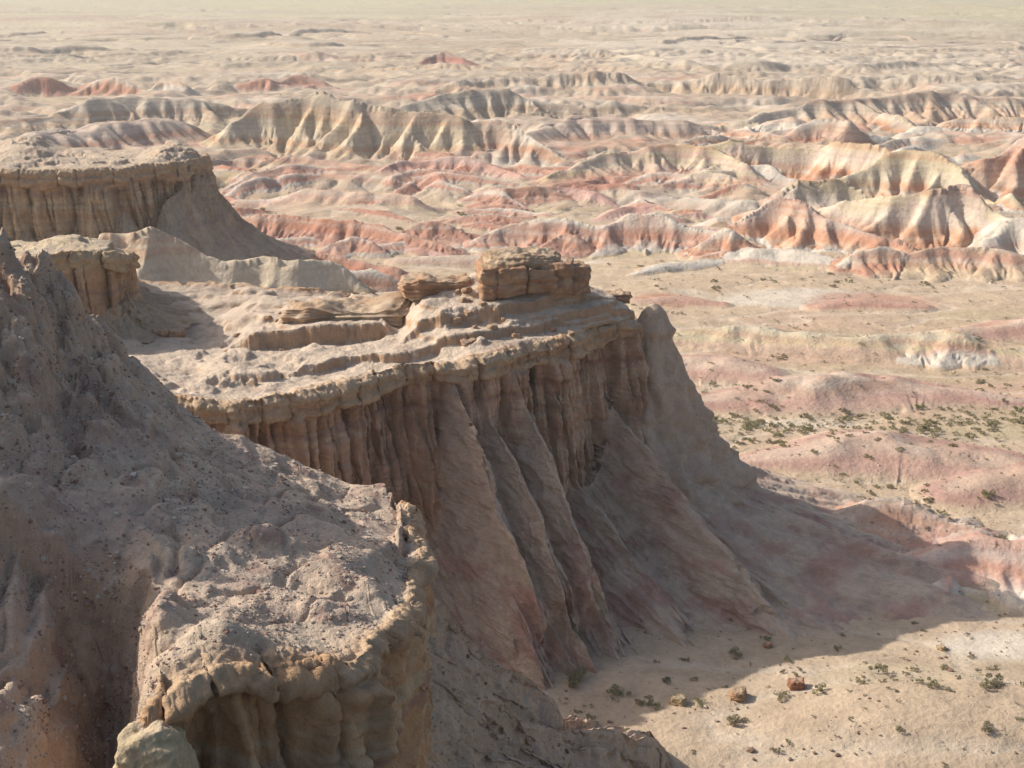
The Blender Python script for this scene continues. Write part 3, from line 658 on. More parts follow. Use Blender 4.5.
def build_foreground():
    v = lambda *a: np.array(a, float); st = []
    def s(rim, spine, foot, zt, p=1.8, cap=1., fl=1., w=1.): st.append(dict(rim=rim, spine=spine, foot=foot, zt=zt, p=p, cap=cap, fl=fl, w=w))
    s(W(-420, 900, 26), W(-420, 300, 44), v(-26, 4, 6), 18, p=1.3, w=.15, cap=.4, fl=.8)
    s(W(-230, 900, 28), W(-260, 270, 48), v(-20, 6, 5), 18, p=1.3, w=.3, cap=.4, fl=.8)
    s(W(-60, 890, 30), W(-90, 238, 52), v(-15, 9, 4), 20, p=1.3, w=.5, cap=.4, fl=.7)
    s(W(30, 860, 31.5), W(20, 248, 54.5), v(-11, 12, 3), 21, p=1.3, w=.6, cap=.5)
    s(W(90, 815, 33), W(66, 298, 56), v(-9, 15, 3), 22, p=1.4, cap=.7)
    s(W(128, 755, 34.3), W(104, 324, 57.5), v(-8, 18, 3), 23, p=1.6, cap=1.)
    s(W(158, 695, 35.6), W(138, 356, 58), v(-6, 22, 2), 24.5, cap=.8)
    s(W(215, 668, 37.), W(200, 412, 59.5), v(-1, 25, 1), 20.5, cap=.75)
    s(W(290, 660, 38.5), W(265, 446, 60.5), v(4, 30, 0), 19.5)
    s(W(360, 642, 40.4), W(325, 476, 61), v(8, 43, -.5), 20, p=1.4, cap=.85)
    s(W(396, 616, 44.2), W(362, 487, 60), v(11.2, 60, -.6), 22.5, p=1.22)
    s(W(410, 575, 50.), W(376, 491, 60.2), v(12., 71, -.6), 23.5, p=1.12)
    s(W(408, 530, 56.6), W(384, 495, 60.4), v(9, 82, -.8), 23, p=1.2)
    s(W(388, 508, 64.), W(352, 494, 62), v(0, 86, -.4), 19, w=.6)
    s(W(330, 498, 66.), W(300, 474, 62), v(-10, 85, 0), 20, w=.3)
    s(W(240, 460, 65.5), W(235, 440, 61.5), v(-18, 84, 1), 22, w=.3)
    s(W(150, 400, 65.), W(152, 378, 60.), v(-26, 82, 2), 24, w=.3)
    s(W(60, 330, 65), W(70, 303, 58), v(-34, 80, 4), 27, w=.2)
    s(W(-80, 280, 62), W(-80, 230, 53), v(-46, 78, 8), 31, w=.12)
    s(W(-300, 300, 60), W(-320, 270, 49), v(-66, 76, 10), 34, w=.1)
    def bump(X, Y, u, S_):
        px, py, _ = to_px(X, Y, 33 + 0 * X)
        rug = bil2(X / 2.2, Y / 2.2, 4, 5) ; rug2 = fbm2(X / 3.2, Y / 2.4, 4, 8)
        up = sst(.45, .8, u) * (1 - sst(70, 190, px))
        a = up * (1.7 * (rug - .5) + .6 * rug2 - .25)
        gul = np.abs(n2(X / 2.2 + .5 * n2(X / 2, Y / 2, 2), Y / 4.5, 9)) * 1.6
        a = a - .22 * (1 - sst(0, .35, gul)) * sst(.05, .2, u) * (1 - sst(.8, 1, u))
        def seg(p0, p1, w_, h_):
            dx, dy = p1[0] - p0[0], p1[1] - p0[1]; t = np.clip(((X - p0[0]) * dx + (Y - p0[1]) * dy) / (dx * dx + dy * dy + 1e-6), 0, 1)
            return h_ * np.exp(-(np.hypot(X - p0[0] - t * dx, Y - p0[1] - t * dy) / w_) ** 2) * (1 + .5 * rug2) * (.45 + .55 * sst(0, .2, u))
        a = a + seg(W(150, 600, 39.5), W(160, 650, 37.), 1.0, 1.6) + seg(W(262, 540, 46.8), W(375, 605, 44.5), .8, .6) + seg(W(225, 640, 38.3), W(262, 645, 38.8), .9, .9)
        g = W(95, 500, 43); g1 = W(88, 800, 32)         # gully left of the knob
        tt = np.clip((Y - g1[1]) / (g[1] - g1[1]), 0, 1); gxx = g1[0] + (g[0] - g1[0]) * tt + .5 * n2(Y / 2.5, Y * 0, 61)
        dxg = X - gxx; on = (1 - sst(g[1] - 1.5, g[1] + 1.5, Y + .5 * rug2)) * sst(0, .04, u)
        a = a - on * (2.6 * np.exp(-(dxg / 1.0) ** 2) + 1.1 * sst(3.5, 0, np.abs(dxg)))
        led = sst(g[1] + .3, g[1] - .1, Y + .5 * n2(X / 1.6, Y / 9, 62) + .15 * rug2) * sst(-11.8, -12.6, X)     # ledge drop at left
        a = a - 1.3 * led + 1.1 * np.exp(-((X + 14.6) / 1.2) ** 2) * sst(39.5, 37.5, Y) * sst(30, 33, Y) * (1 + .5 * rug2) - .5 * led * np.abs(n2(X / .9, Y / 3., 66)) * 2
        a = a + 2.2 * np.exp(-(((X + 26) / 4.5) ** 2 + ((Y - 42) / 6.) ** 2))  # swell out of view at left, added to cast shade on the lower-left slope
        a = a + .24 * rug2 * sst(.02, .12, u) + .3 * sst(.1, .9, n2(X / 3.2, Y / 3.2, 44)) * (1 - sst(.2, .5, u)) + .5 * np.exp(-((u - .33 - .04 * rug2) / .07) ** 2) * sst(200, 300, px)
        return a
    base = rock_color((.48, .29, .15), (.44, .31, .195), (.47, .36, .265), (.43, .325, .235), red=.25, purple=.35, seedo=3)
    def col(x, y, z, a):
        c = base(x, y, z, a)
        n = fbm3(x / 1.6, y / 1.6, z / 1.2, 4, 91); n2_ = fbm3(x / 3.4, y / 3.4, z / 3, 3, 93)
        t = a['TOP']
        c = mixc(c, (.24, .14, .115), sst(.4, .75, n) * t * .6)
        c = mixc(c, (.35, .245, .205), sst(.05, .5, n2_) * t * .45)
        c = mixc(c, (.35, .22, .13), sst(-.2, .5, n2_ + n * .4) * t * sst(34, 39, z) * .35)
        c = mixc(c, (.44, .36, .26), sst(.15, 0, a['U']) * t * .55)
        return np.clip(c, .02, .8)
    root, aux = cliff_mass('foreground_cliff', st, 2300, 420, 420, dict(
        lump=.16, seed=4.2, tstep=.8, tamt=.15, topn=.35, bump=bump, color=col, rough=(.27, .12, .10, .08), ztn=1.5, ztl=2.4, f1=2.0, f2=.6, fa=1.9, fb=.6,
        big=4.5, biga=1.0, capt=.85, batter=.02, cell=1.5, capo=1.0, strat=.3, gl=2.4, gs=.8, tp=1.22, rimn=.5, gv=.3), M_scree)
    root['kind'] = 'structure'
    return root, aux

def build_left_mesa():
    v = lambda *a: np.array(a, float); st = []
    def s(rim, spine, foot, zt, p=1.8, cap=1., fl=1., w=1.): st.append(dict(rim=rim, spine=spine, foot=foot, zt=zt, p=p, cap=cap, fl=fl, w=w))
    s(W(-260, 170, 205), W(-300, 130, 235), v(-118, 180, 0), 12, w=.15, fl=1.5)
    s(W(-60, 168, 205), W(-70, 138, 235), v(-86, 178, 0), 11, w=.6, fl=1.5)
    s(W(20, 171, 206), W(20, 146, 236), v(-74, 180, -.5), 10, fl=1.5)
    s(W(90, 168, 209), W(80, 150, 236), v(-62, 182, -.5), 10, fl=1.5)
    s(W(140, 166, 212), W(125, 152, 234), v(-52, 188, -.5), 13, p=1.5, fl=1.3)
    s(W(180, 162, 217), W(165, 150, 231), v(-42, 200, -.5), 15, p=1.4, fl=1.)
    s(W(200, 158, 223), W(182, 149, 231), v(-29, 212, -.5), 17, p=1.7, fl=.6, cap=.6)
    s(W(196, 154, 233), W(180, 149, 234), v(-28, 232, -.5), 16, p=1.7, fl=.6, cap=.6, w=.5)
    s(W(165, 152, 244), W(150, 150, 238), v(-50, 268, -.5), 13, w=.3)
    s(W(60, 150, 250), W(50, 147, 240), v(-80, 276, 0), 12, w=.2)
    s(W(-260, 140, 250), W(-290, 130, 240), v(-120, 276, 0), 12, w=.12)
    col0 = rock_color((.42, .305, .19), (.36, .26, .17), (.42, .33, .24), (.42, .31, .215), red=.15, seedo=6)
    def bump(X, Y, u, S_):
        px, py, _ = to_px(X, Y, 19 + 0 * X)
        return 1.6 * np.exp(-((px - 30) / 26.) ** 2) * sst(.1, .5, u) + 1.4 * np.exp(-((px - 172) / 22.) ** 2) * sst(.05, .25, u) + .25 * bil2(X / 4, Y / 4, 3, 4) * sst(0, .2, u)
    root, aux = cliff_mass('left_mesa', st, 1000, 90, 240, dict(
        seed=7.7, tstep=1.0, tamt=.5, topn=.5, bump=bump, color=col0, rough=(.3, .1, .08, .07), ztn=3.5, ztl=5., f1=4.2, f2=1.4, fa=2.2, fb=.7,
        big=13, biga=2.4, capt=2.6, cell=4.0, capo=.9, gl=6, gs=2., gv=.25, ga=1.6, strat=.35), M_rock)
    root['kind'] = 'structure'
    # nearer rock block standing on the left end of the butte
    st = []
    s(W(-120, 262, 108), W(-120, 235, 122), v(-66, 96, 20), 22.2, w=.3)
    s(W(10, 262, 110), W(10, 240, 124), v(-46, 100, 20), 22.4)
    s(W(70, 250, 113), W(55, 236, 124), v(-37, 107, 20), 22.6)
    s(W(112, 252, 115.5), W(85, 238, 124), v(-32.5, 111.5, 20), 22.4)
    s(W(124, 254, 119), W(95, 239, 124.5), v(-29.5, 118, 20), 22.4)
    s(W(122, 254, 125), W(95, 239, 126), v(-29, 129, 20), 22.4, w=.6)
    s(W(70, 248, 131), W(60, 239, 127), v(-40, 137, 20), 22., w=.3)
    s(W(-120, 250, 131), W(-120, 238, 127), v(-66, 137, 20), 22., w=.2)
    col1 = rock_color((.37, .235, .14), (.38, .28, .17), (.44, .35, .23), (.36, .27, .18), red=.1, seedo=8)
    r2, _ = cliff_mass('rock_outcrop', st, 700, 70, 130, dict(
        seed=9.1, tstep=.8, tamt=.6, topn=.5, color=col1, rough=(.22, .10, .06, .1), ztn=.4, f1=2.6, f2=.9, fa=1.2, fb=.4, big=6, biga=1.0,
        capt=1.3, cell=2.6, capo=.5), M_rock)
    r2['kind'] = 'structure'

# ------------------------------------------------------------------ boulders
def ico_np(sub):
    import bmesh
    bm = bmesh.new(); bmesh.ops.create_icosphere(bm, subdivisions=sub, radius=1)
    co = np.array([v.co[:] for v in bm.verts]); f = np.array([[v.index for v in fc.verts] for fc in bm.faces]); bm.free(); return co, f
ICO = {k: ico_np(k) for k in (3, 5, 6)}
def rock_mesh(name, size, seed, c1, c2, sub=5, boxy=.6, strata=.06, crack=()):
    co, f = ICO[sub]; p = co.copy()
    m = np.abs(p).max(1, keepdims=True); cube = p / m; q = p * (1 - boxy) + cube * boxy
    q[:, 2] = np.clip(q[:, 2], -.8, .9)
    q = q * np.array(size) * .5 / .92
    n = p
    L = max(size); e = seed * 3.7
    d = .10 * fbm3(q[:, 0] / L * 2.4 + e, q[:, 1] / L * 2.4, q[:, 2] / L * 3., 5, seed) * L
    d = d + strata * L * (n3(q[:, 0] * 0 + e, q[:, 1] * .3 / L, q[:, 2] / size[2] * 4.5) + .5 * n3(q[:, 0] * 0 + e, q[:, 1] * .6 / L, q[:, 2] / size[2] * 10.)) * np.hypot(n[:, 0], n[:, 1])
    for (cx, w, dep) in crack:
        d = d - dep * np.exp(-((q[:, 0] + .12 * n3(q[:, 2] * 1.2, q[:, 2] * 0, q[:, 0] * 0 + 3) - cx) / w) ** 2)
    q = q + n * d[:, None]
    t = sst(-.3, .5, fbm3(q[:, 0] / L * 3, q[:, 1] / L * 3, q[:, 2] / L * 6, 4, seed + 4))
    c = mixc(np.zeros_like(q) + np.array(c1), c2, t)
    c = mixc(c, (.44, .35, .25), sst(.65, .98, n[:, 2] + .2 * (t - .5)) * .7)
    return mesh_np(name, q, f, c)

def gz(x, y):
    h, _ = ground_full(np.array([x], F32), np.array([y], F32)); return float(h[0])

def ray_drop(ob, x, y, z=60):
    hit, loc, nrm, _ = ob.ray_cast((x, y, z), (0, 0, -1)); return loc.z if hit else None

def build_rocks(butte, fore):
    O1, O2 = (.30, .175, .105), (.38, .26, .165)
    def on_butte(nm, x, y, size, seed, dz=0, rz=0, **kw):
        z = ray_drop(butte, x, y) or 21.
        o = link(nm, rock_mesh(nm, size, seed, kw.pop('c1', O1), kw.pop('c2', O2), **kw), M_stone)
        o.location = (x, y, z + dz); o.rotation_euler[2] = rz; return o
    def tg(o, label, cat, group=None):
        o['label'] = label; o['category'] = cat
        if group: o['group'] = group
    p = W(517, 285, 115.2)
    o = on_butte('caprock_boulder', p[0], p[1], (6.2, 5.0, 2.4), 2, .5, .12, sub=6, boxy=.75, strata=.035, crack=((.6, .07, .5), (-1.9, .1, .25)))
    tg(o, 'largest flat-topped brown caprock block standing on the butte rim', 'rock')
    p = W(521, 262, 115.6); o2 = on_butte('caprock_slab', p[0], p[1], (5.8, 4.2, 1.7), 5, 0, .1, sub=6, boxy=.25, strata=.03, c1=(.34, .24, .155), c2=(.41, .31, .21))
    o2.location[2] = o.location[2] + 1.35; tg(o2, 'rounded pale slab lying on top of the largest caprock block', 'rock')
    p = W(560, 290, 114.8); o3 = on_butte('caprock_boulder', p[0], p[1], (2.0, 2.6, 2.6), 8, .8, -.1, boxy=.8, strata=.03)
    tg(o3, 'upright brown block between the largest caprock block and the corner block', 'rock')
    p = W(575, 290, 115.6); o4 = on_butte('caprock_boulder', p[0], p[1], (1.9, 2.4, 2.5), 11, .6, .25, boxy=.8, strata=.03)
    tg(o4, 'rightmost upright brown block of the caprock cluster on the butte', 'rock')
    p = W(436, 302, 116); o5 = on_butte('caprock_ledge', p[0], p[1], (5.6, 3.4, 1.4), 14, .45, .1, sub=6, boxy=.7, strata=.06)
    tg(o5, 'low jagged ledge slab left of the largest caprock block', 'rock')
    p = W(345, 308, 115.5); o6 = on_butte('caprock_ledge', p[0], p[1], (9.5, 5.0, 1.2), 16, .1, .05, sub=6, boxy=.75, strata=.04, c1=(.33, .22, .14), c2=(.42, .32, .22))
    tg(o6, 'wide low slab at the back edge of the butte top, above a shadowed riser', 'rock')
    p = W(617, 312, 120); o7 = on_butte('caprock_boulder', p[0], p[1], (2.2, 1.6, .9), 19, .3, 0)
    tg(o7, 'small leaning slab at the right end of the butte rim beside the pale spire', 'rock')
    rr_ = random.Random(4); base = rock_mesh('fallen_block', (1, .8, .6), 77, O1, O2, sub=3, boxy=.7); base2 = rock_mesh('fallen_block', (1, .7, .7), 79, O2, O1, sub=3, boxy=.6)
    for i in range(34):
        px_ = rr_.choice([rr_.uniform(455, 620), rr_.uniform(200, 620)]); q = W(px_, 320, rr_.uniform(106, 116.5)); sc_ = rr_.uniform(.25, .8)
        z = ray_drop(butte, q[0], q[1])
        if z is None or z < 19.5: continue
        o_ = bpy.data.objects.new('fallen_block', base if i % 2 else base2); scene.collection.objects.link(o_); o_.location = (q[0], q[1], z + .12 * sc_)
        if not o_.data.materials: o_.data.materials.append(M_stone)
        o_.scale = (sc_,) * 3; o_.rotation_euler = (rr_.uniform(-.3, .3), rr_.uniform(-.3, .3), rr_.uniform(0, 6)); tg(o_, 'small broken brown block lying loose on the flat top of the butte', 'rock', 'broken blocks on the butte top')
    kq = W(152, 744, 34.6)
    kb = link('rock_knob', rock_mesh('rock_knob', (2.1, 1.8, 4.2), 91, (.42, .33, .2), (.45, .36, .24), sub=6, boxy=.12, strata=.01), M_rock, parent=fore); kb.location = (kq[0], kq[1], kq[2] - 1.5)
    # pale spire at the nose
    nr, nc = 90, 96; th = np.linspace(0, 2 * np.pi, nc, endpoint=False)[None, :]; t = np.linspace(0, 1, nr)[:, None]
    b = W(654, 303, 120.0); H = 21.
    rad = np.interp(t * H, [0, .25, .7, 1.6, 2.4, 3.2, 5, 9, 13, 17, 21], [.02, .55, .95, 1.35, 1.85, 1.6, 2.3, 3.9, 6.0, 9, 14])
    Z = -H * t; x = rad * np.cos(th); y = rad * np.sin(th) * .7
    nn = fbm3(x / 1.2, y / 1.2, Z / 2.5 + 0 * x, 4, 33); fl_ = np.abs(n3(np.cos(th) * 2.2 + 0 * t, np.sin(th) * 2.2 + 0 * t, Z * .12 + 0 * x, 3))
    k = 1 + .18 * nn + .35 * (fl_ - .2) * sst(.1, .4, t)
    P = np.stack([b[0] + x * k + .3 * t * 2, b[1] + y * k, b[2] + Z + 0 * x], -1)
    i = np.arange(nr * nc).reshape(nr, nc); j = np.roll(i, -1, 1)
    f = np.stack([i[:-1], i[1:], j[1:], j[:-1]], -1).reshape(-1, 4)
    c = mixc(np.zeros(P.shape, F32) + np.array((.46, .36, .27)), (.42, .31, .225), sst(-.3, .4, nn))
    link('rock_spire', mesh_np('rock_spire', P.reshape(-1, 3), f, c.reshape(-1, 3)), M_rock, parent=butte)
    # small stones on the ground, lower right
    fl_st = [(796, 688, 1.5, 'largest dark red boulder among low plants on the sandy flat'), (738, 698, 1.7, 'flat reddish boulder in the middle of the trio on the sandy flat'),
             (678, 703, 1.5, 'low buff boulder, leftmost of the trio on the lit sand'), (768, 646, .9, 'small reddish stone by itself near the edge of the shadow'),
             (941, 649, .9, 'small stone just below the far tip of the butte shadow'), (582, 657, 1.2, 'brown boulder lying inside the shadow at the foot of the butte'),
             (480, 668, 1.0, 'dark stone in the shaded gully between foreground cliff and butte')]
    for i, (px, py, sz, lab) in enumerate(fl_st):
        q = WZ(px, py, .5); z = gz(q[0], q[1]); q = WZ(px, py, z)
        z = gz(q[0], q[1])
        sz *= .72; c1 = [(.30, .14, .08), (.36, .22, .12), (.42, .31, .17), (.36, .2, .12), (.40, .28, .16), (.3, .19, .12), (.25, .16, .11)][i]
        o = link('boulder', rock_mesh('boulder', (sz, sz * .8, sz * .62), 30 + i * 2.3, c1, tuple(v_ * .75 for v_ in c1), sub=5, boxy=.5), M_stone)
        o.location = (q[0], q[1], z + sz * .16); o.rotation_euler[2] = i * 1.3; tg(o, lab, 'boulder')
    for i, (px, py) in enumerate(((160, 311), (176, 311))):
        q = W(px, py, 116); z = ray_drop(butte, q[0], q[1]) or 21
        o = link('boulder', rock_mesh('boulder', (1.3, .9, .8), 50 + i * 3, (.33, .19, .11), O2, sub=5), M_stone)
        o.location = (q[0], q[1], z + .25); tg(o, ['left', 'right'][i] + ' one of two small brown stones at the far left edge of the butte top', 'boulder')

# ------------------------------------------------------------------ plants
def leaf_mat(name, col, col2):
    m = bpy.data.materials.new(name); m.use_nodes = True; nt = m.node_tree; b = nt.nodes['Principled BSDF']
    b.inputs['Roughness'].default_value = .85; b.inputs['Specular IOR Level'].default_value = .15
    g = nt.nodes.new('ShaderNodeTexNoise'); g.inputs['Scale'].default_value = 2.5
    ge = nt.nodes.new('ShaderNodeNewGeometry'); nt.links.new(ge.outputs['Position'], g.inputs['Vector'])
    r = nt.nodes.new('ShaderNodeMix'); r.data_type = 'RGBA'; r.inputs[6].default_value = (*col, 1); r.inputs[7].default_value = (*col2, 1)
    oi = nt.nodes.new('ShaderNodeObjectInfo'); mr = nt.nodes.new('ShaderNodeMix'); mr.data_type = 'RGBA'; mr.inputs[7].default_value = (.36, .31, .20, 1)
    mm = nt.nodes.new('ShaderNodeMath'); mm.operation = 'MULTIPLY'; mm.inputs[1].default_value = .75; nt.links.new(oi.outputs['Random'], mm.inputs[0]); nt.links.new(mm.outputs[0], mr.inputs[0])
    nt.links.new(g.outputs['Fac'], r.inputs[0]); nt.links.new(r.outputs[2], mr.inputs[6]); nt.links.new(mr.outputs[2], b.inputs['Base Color'])
    tr = nt.nodes.new('ShaderNodeBsdfTranslucent'); nt.links.new(mr.outputs[2], tr.inputs[0]); ms = nt.nodes.new('ShaderNodeMixShader'); ms.inputs[0].default_value = .35
    nt.links.new(b.outputs[0], ms.inputs[1]); nt.links.new(tr.outputs[0], ms.inputs[2]); nt.links.new(ms.outputs[0], nt.nodes['Material Output'].inputs[0]); return m
M_leaf = [leaf_mat('green_foliage', (.20, .21, .09), (.33, .31, .16)), leaf_mat('grey_foliage', (.26, .24, .15), (.38, .33, .22)), leaf_mat('dry_foliage', (.33, .27, .17), (.42, .35, .23))]
M_stem = leaf_mat('woody_stem', (.14, .10, .07), (.2, .15, .1))
def shrub_arrays(seed, nl, w=1., h=.6, leaf=.09):
    r = np.random.default_rng(seed)
    k = 7; cc = r.normal(size=(k, 3)) * np.array([.26 * w, .26 * w, .10 * h]) + np.array([0, 0, h * .45])
    rad = r.uniform(.5, 1., k) * .24 * w
    w_ = r.integers(0, k, nl); dd = r.normal(size=(nl, 3)); dd /= np.linalg.norm(dd, axis=1)[:, None]
    p = cc[w_] + dd * (rad[w_] * r.uniform(.45, 1.05, nl) ** .5)[:, None] * np.array([1, 1, .8]); p[:, 2] = np.abs(p[:, 2]) + .02
    a = r.normal(size=(nl, 3)); a[:, 2] = np.abs(a[:, 2]) + .5; a /= np.linalg.norm(a, axis=1)[:, None]
    b = np.cross(a, r.normal(size=(nl, 3))); b /= np.linalg.norm(b, axis=1)[:, None]
    s = leaf * r.uniform(.6, 1.5, nl)[:, None]
    V = np.stack([p - b * s * .35, p + a * s, p + b * s * .35, p - a * s * .3], 1)
    return V.reshape(-1, 3), np.arange(nl * 4).reshape(-1, 4)
def build_plants(obst):
    # candidate positions over the flats
    N = 60000
    r = np.random.default_rng(11)
    px = r.uniform(-80, 1110, N); py = r.uniform(70, 790, N) ** 1.0
    pw = r.uniform(0, 1, N)
    x = np.zeros(N); y = np.zeros(N)
    xx = (px - 512) / FPX; yy = -(py - 384) / FPX; dy = cp + yy * sp_; dz = -sp_ + yy * cp; t = -CAMH / dz
    x = (xx * t).astype(F32); y = (dy * t).astype(F32)
    h, H = ground_full(x, y)
    cl = fbm2(x / 14., y / 14., 3, 88); dens = sst(-.1, .6, cl) * .5 + .12
    wash = np.exp(-((py - (432 + .03 * (px - 850) + 14 * np.sin(px / 60.))) / 30.) ** 2) * (px > 660) * .8
    wash2 = np.exp(-((py - 284) / 14.) ** 2) * (px > 560) * .5 + np.exp(-((py - 690) / 16.) ** 2) * (px > 640) * .35
    wash3 = np.exp(-((py - (182 + .0 * px)) / 9.) ** 2) * (px < 620) * .6 + np.exp(-((py - 345) / 9.) ** 2) * (px > 680) * .5
    dens = dens + wash + wash2 + wash3
    dens *= np.where(H > .3, .30, 1) * np.where(H > 3, .6, 1)
    dens *= np.where(py > 560, .30, 1) * np.where(py > 300, 1, .55)
    keep = pw < dens * np.where((px > 600) & (py > 255) & (py < 520), .42, .26)
    x, y, h, px, py, wsh = x[keep], y[keep], h[keep], px[keep], py[keep], wash[keep]
    size = (.22 + r.gamma(1.6, .20, x.size) + .8 * wsh * r.uniform(0, 1, x.size) ** 2)
    size = np.clip(size * np.where(y > 220, 1.1, .8), .2, 1.7)
    # drop those buried in the masses
    ok = np.ones(x.size, bool)
    for i in range(x.size):
        for o in obst:
            zz = ray_drop(o, float(x[i]), float(y[i]), 80)
            if zz is not None and zz > h[i] - .05: ok[i] = False; break
    x, y, h, px, py, size, wsh = [q[ok] for q in (x, y, h, px, py, size, wsh)]
    # specific shrubs in and by the shadow
    spec = [(572, 682, 2.6), (620, 694, 1.7), (542, 655, 1.6), (447, 618, 1.7), (487, 633, 1.5), (520, 645, 1.3), (505, 660, 1.3), (463, 640, 1.4), (640, 706, 1.2),
            (652, 706, 1.2), (700, 704, 1.1), (820, 694, 1.2), (780, 700, 1.3), (765, 640, .9), (735, 655, 1.5), (995, 690, 2.0), (985, 695, 1.4), (930, 692, 1.2), (990, 726, 1.5),
            (900, 725, .9), (735, 722, 1.6), (775, 748, .8)]
    sx, sy, sz_, ss = [], [], [], []
    for a, b, c in spec:
        q = WZ(a, b, 0); z = gz(q[0], q[1]); q = WZ(a, b, z); z = gz(q[0], q[1]); sx.append(q[0]); sy.append(q[1]); sz_.append(z); ss.append(c * .78)
    ns_ = len(spec)
    x = np.concatenate([sx, x]); y = np.concatenate([sy, y]); h = np.concatenate([sz_, h]); size = np.concatenate([ss, size])
    px, py, f = to_px(x, y, h); vis = (px > 0) & (px < 1024) & (py < 768)
    scr = size / f * vis; scr[:ns_] += 1
    order = np.argsort(-scr); ind = order[:290]; rest = order[290:]
    meshes = []
    for k in range(8):
        V, Fc = shrub_arrays(100 + k, 420 if k < 5 else 300, 1., [.6, .5, .7, .45, .55, .35, .4, .3][k], .085 if k < 5 else .11)
        m = mesh_np('desert_shrub', V, Fc, smooth=False); m.materials.append(M_leaf[[0, 0, 0, 1, 1, 2, 1, 2][k]]); meshes.append(m)
    # stems
    def stem_mesh(seed):
        rr_ = np.random.default_rng(seed); V = []; Fc = []
        for i in range(7):
            a = rr_.uniform(0, 6.28); e = np.array([math.cos(a) * .3, math.sin(a) * .3, rr_.uniform(.25, .45)]); sd = np.array([-math.sin(a), math.cos(a), 0]); up = np.array([0, 0, 1.])
            b0 = len(V)
            for (c_, w_) in ((np.zeros(3), .02), (e * .5 + up * .04, .013), (e, .006)):
                V += [c_ + sd * w_, c_ - sd * w_ * .5 + up * w_, c_ - sd * w_ * .5 - up * w_]
            for q in range(2):
                for j in range(3): Fc.append([b0 + q * 3 + j, b0 + q * 3 + (j + 1) % 3, b0 + q * 3 + 3 + (j + 1) % 3, b0 + q * 3 + 3 + j])
        m = mesh_np('stem', np.array(V), np.array(Fc)); m.materials.append(M_stem); return m
    sm = [stem_mesh(i) for i in range(3)]
    wide = {0: 'largest dark shrub in the shadow at the foot of the butte', 1: 'dark shrub between the largest shadowed shrub and the lit sand',
            15: 'largest grey-brown shrub at the right edge of the sandy flat', 20: 'pale dry bush on the lit sand below the trio of boulders', 18: 'low shrub near the bottom right corner on bare sand'}
    for n_, i in enumerate(ind):
        k = int(rng.integers(0, 5)) if (i < ns_ or wsh_at(px[i], py[i])) else int(rng.integers(0, 8))
        if i == 20: k = 5
        o = bpy.data.objects.new('desert_shrub', None if n_ < 60 else meshes[k]); scene.collection.objects.link(o)
        if n_ < 60:
            fo = bpy.data.objects.new('foliage', meshes[k]); scene.collection.objects.link(fo); fo.parent = o
        s = float(size[i]); o.location = (x[i], y[i], h[i] - .02 * s); o.scale = (s, s, s * float(rng.uniform(.7, 1.1))); o.rotation_euler[2] = float(rng.uniform(0, 6.28))
        o['category'] = 'shrub'
        if i in wide: o['label'] = wide[i]
        else:
            if py[i] > 560: lab, g = 'small low shrub on the sand around the butte shadow at lower right', 'shrubs around the butte shadow'
            elif py[i] > 385: lab, g = 'green bushy shrub growing along the dry wash among the low mauve mounds', 'shrubs along the dry wash'
            elif py[i] > 300: lab, g = 'small green-grey shrub on the sandy flat between the low pale mounds', 'shrubs between the low mounds'
            else: lab, g = 'tiny shrub dot on the plain at the foot of the striped hills', 'shrubs at the foot of the striped hills'
            o['label'] = lab; o['group'] = g
        if n_ < 60:
            c = bpy.data.objects.new('stem', sm[n_ % 3]); scene.collection.objects.link(c); c.parent = o
    # the rest: one stuff object
    VV, FF = [], []; nv = 0
    base = [shrub_arrays(200 + k, 46, 1., .5, .2) for k in range(6)]
    for i in rest:
        V, Fc = base[int(rng.integers(0, 6))]; a = rng.uniform(0, 6.28); c_, s_ = math.cos(a), math.sin(a)
        Q = V * size[i] * .9; Q = np.stack([Q[:, 0] * c_ - Q[:, 1] * s_, Q[:, 0] * s_ + Q[:, 1] * c_, Q[:, 2]], 1) + np.array([x[i], y[i], h[i]])
        VV.append(Q); FF.append(Fc + nv); nv += len(V)
    m = mesh_np('scrub', np.vstack(VV), np.vstack(FF), smooth=False)
    link('scrub', m, M_leaf[1], kind='stuff', label='tiny grey-green tufts dotted over the desert flats and hills', cat='scrub')
    print('shrubs', len(x))
def wsh_at(a, b): return 380 < b < 480

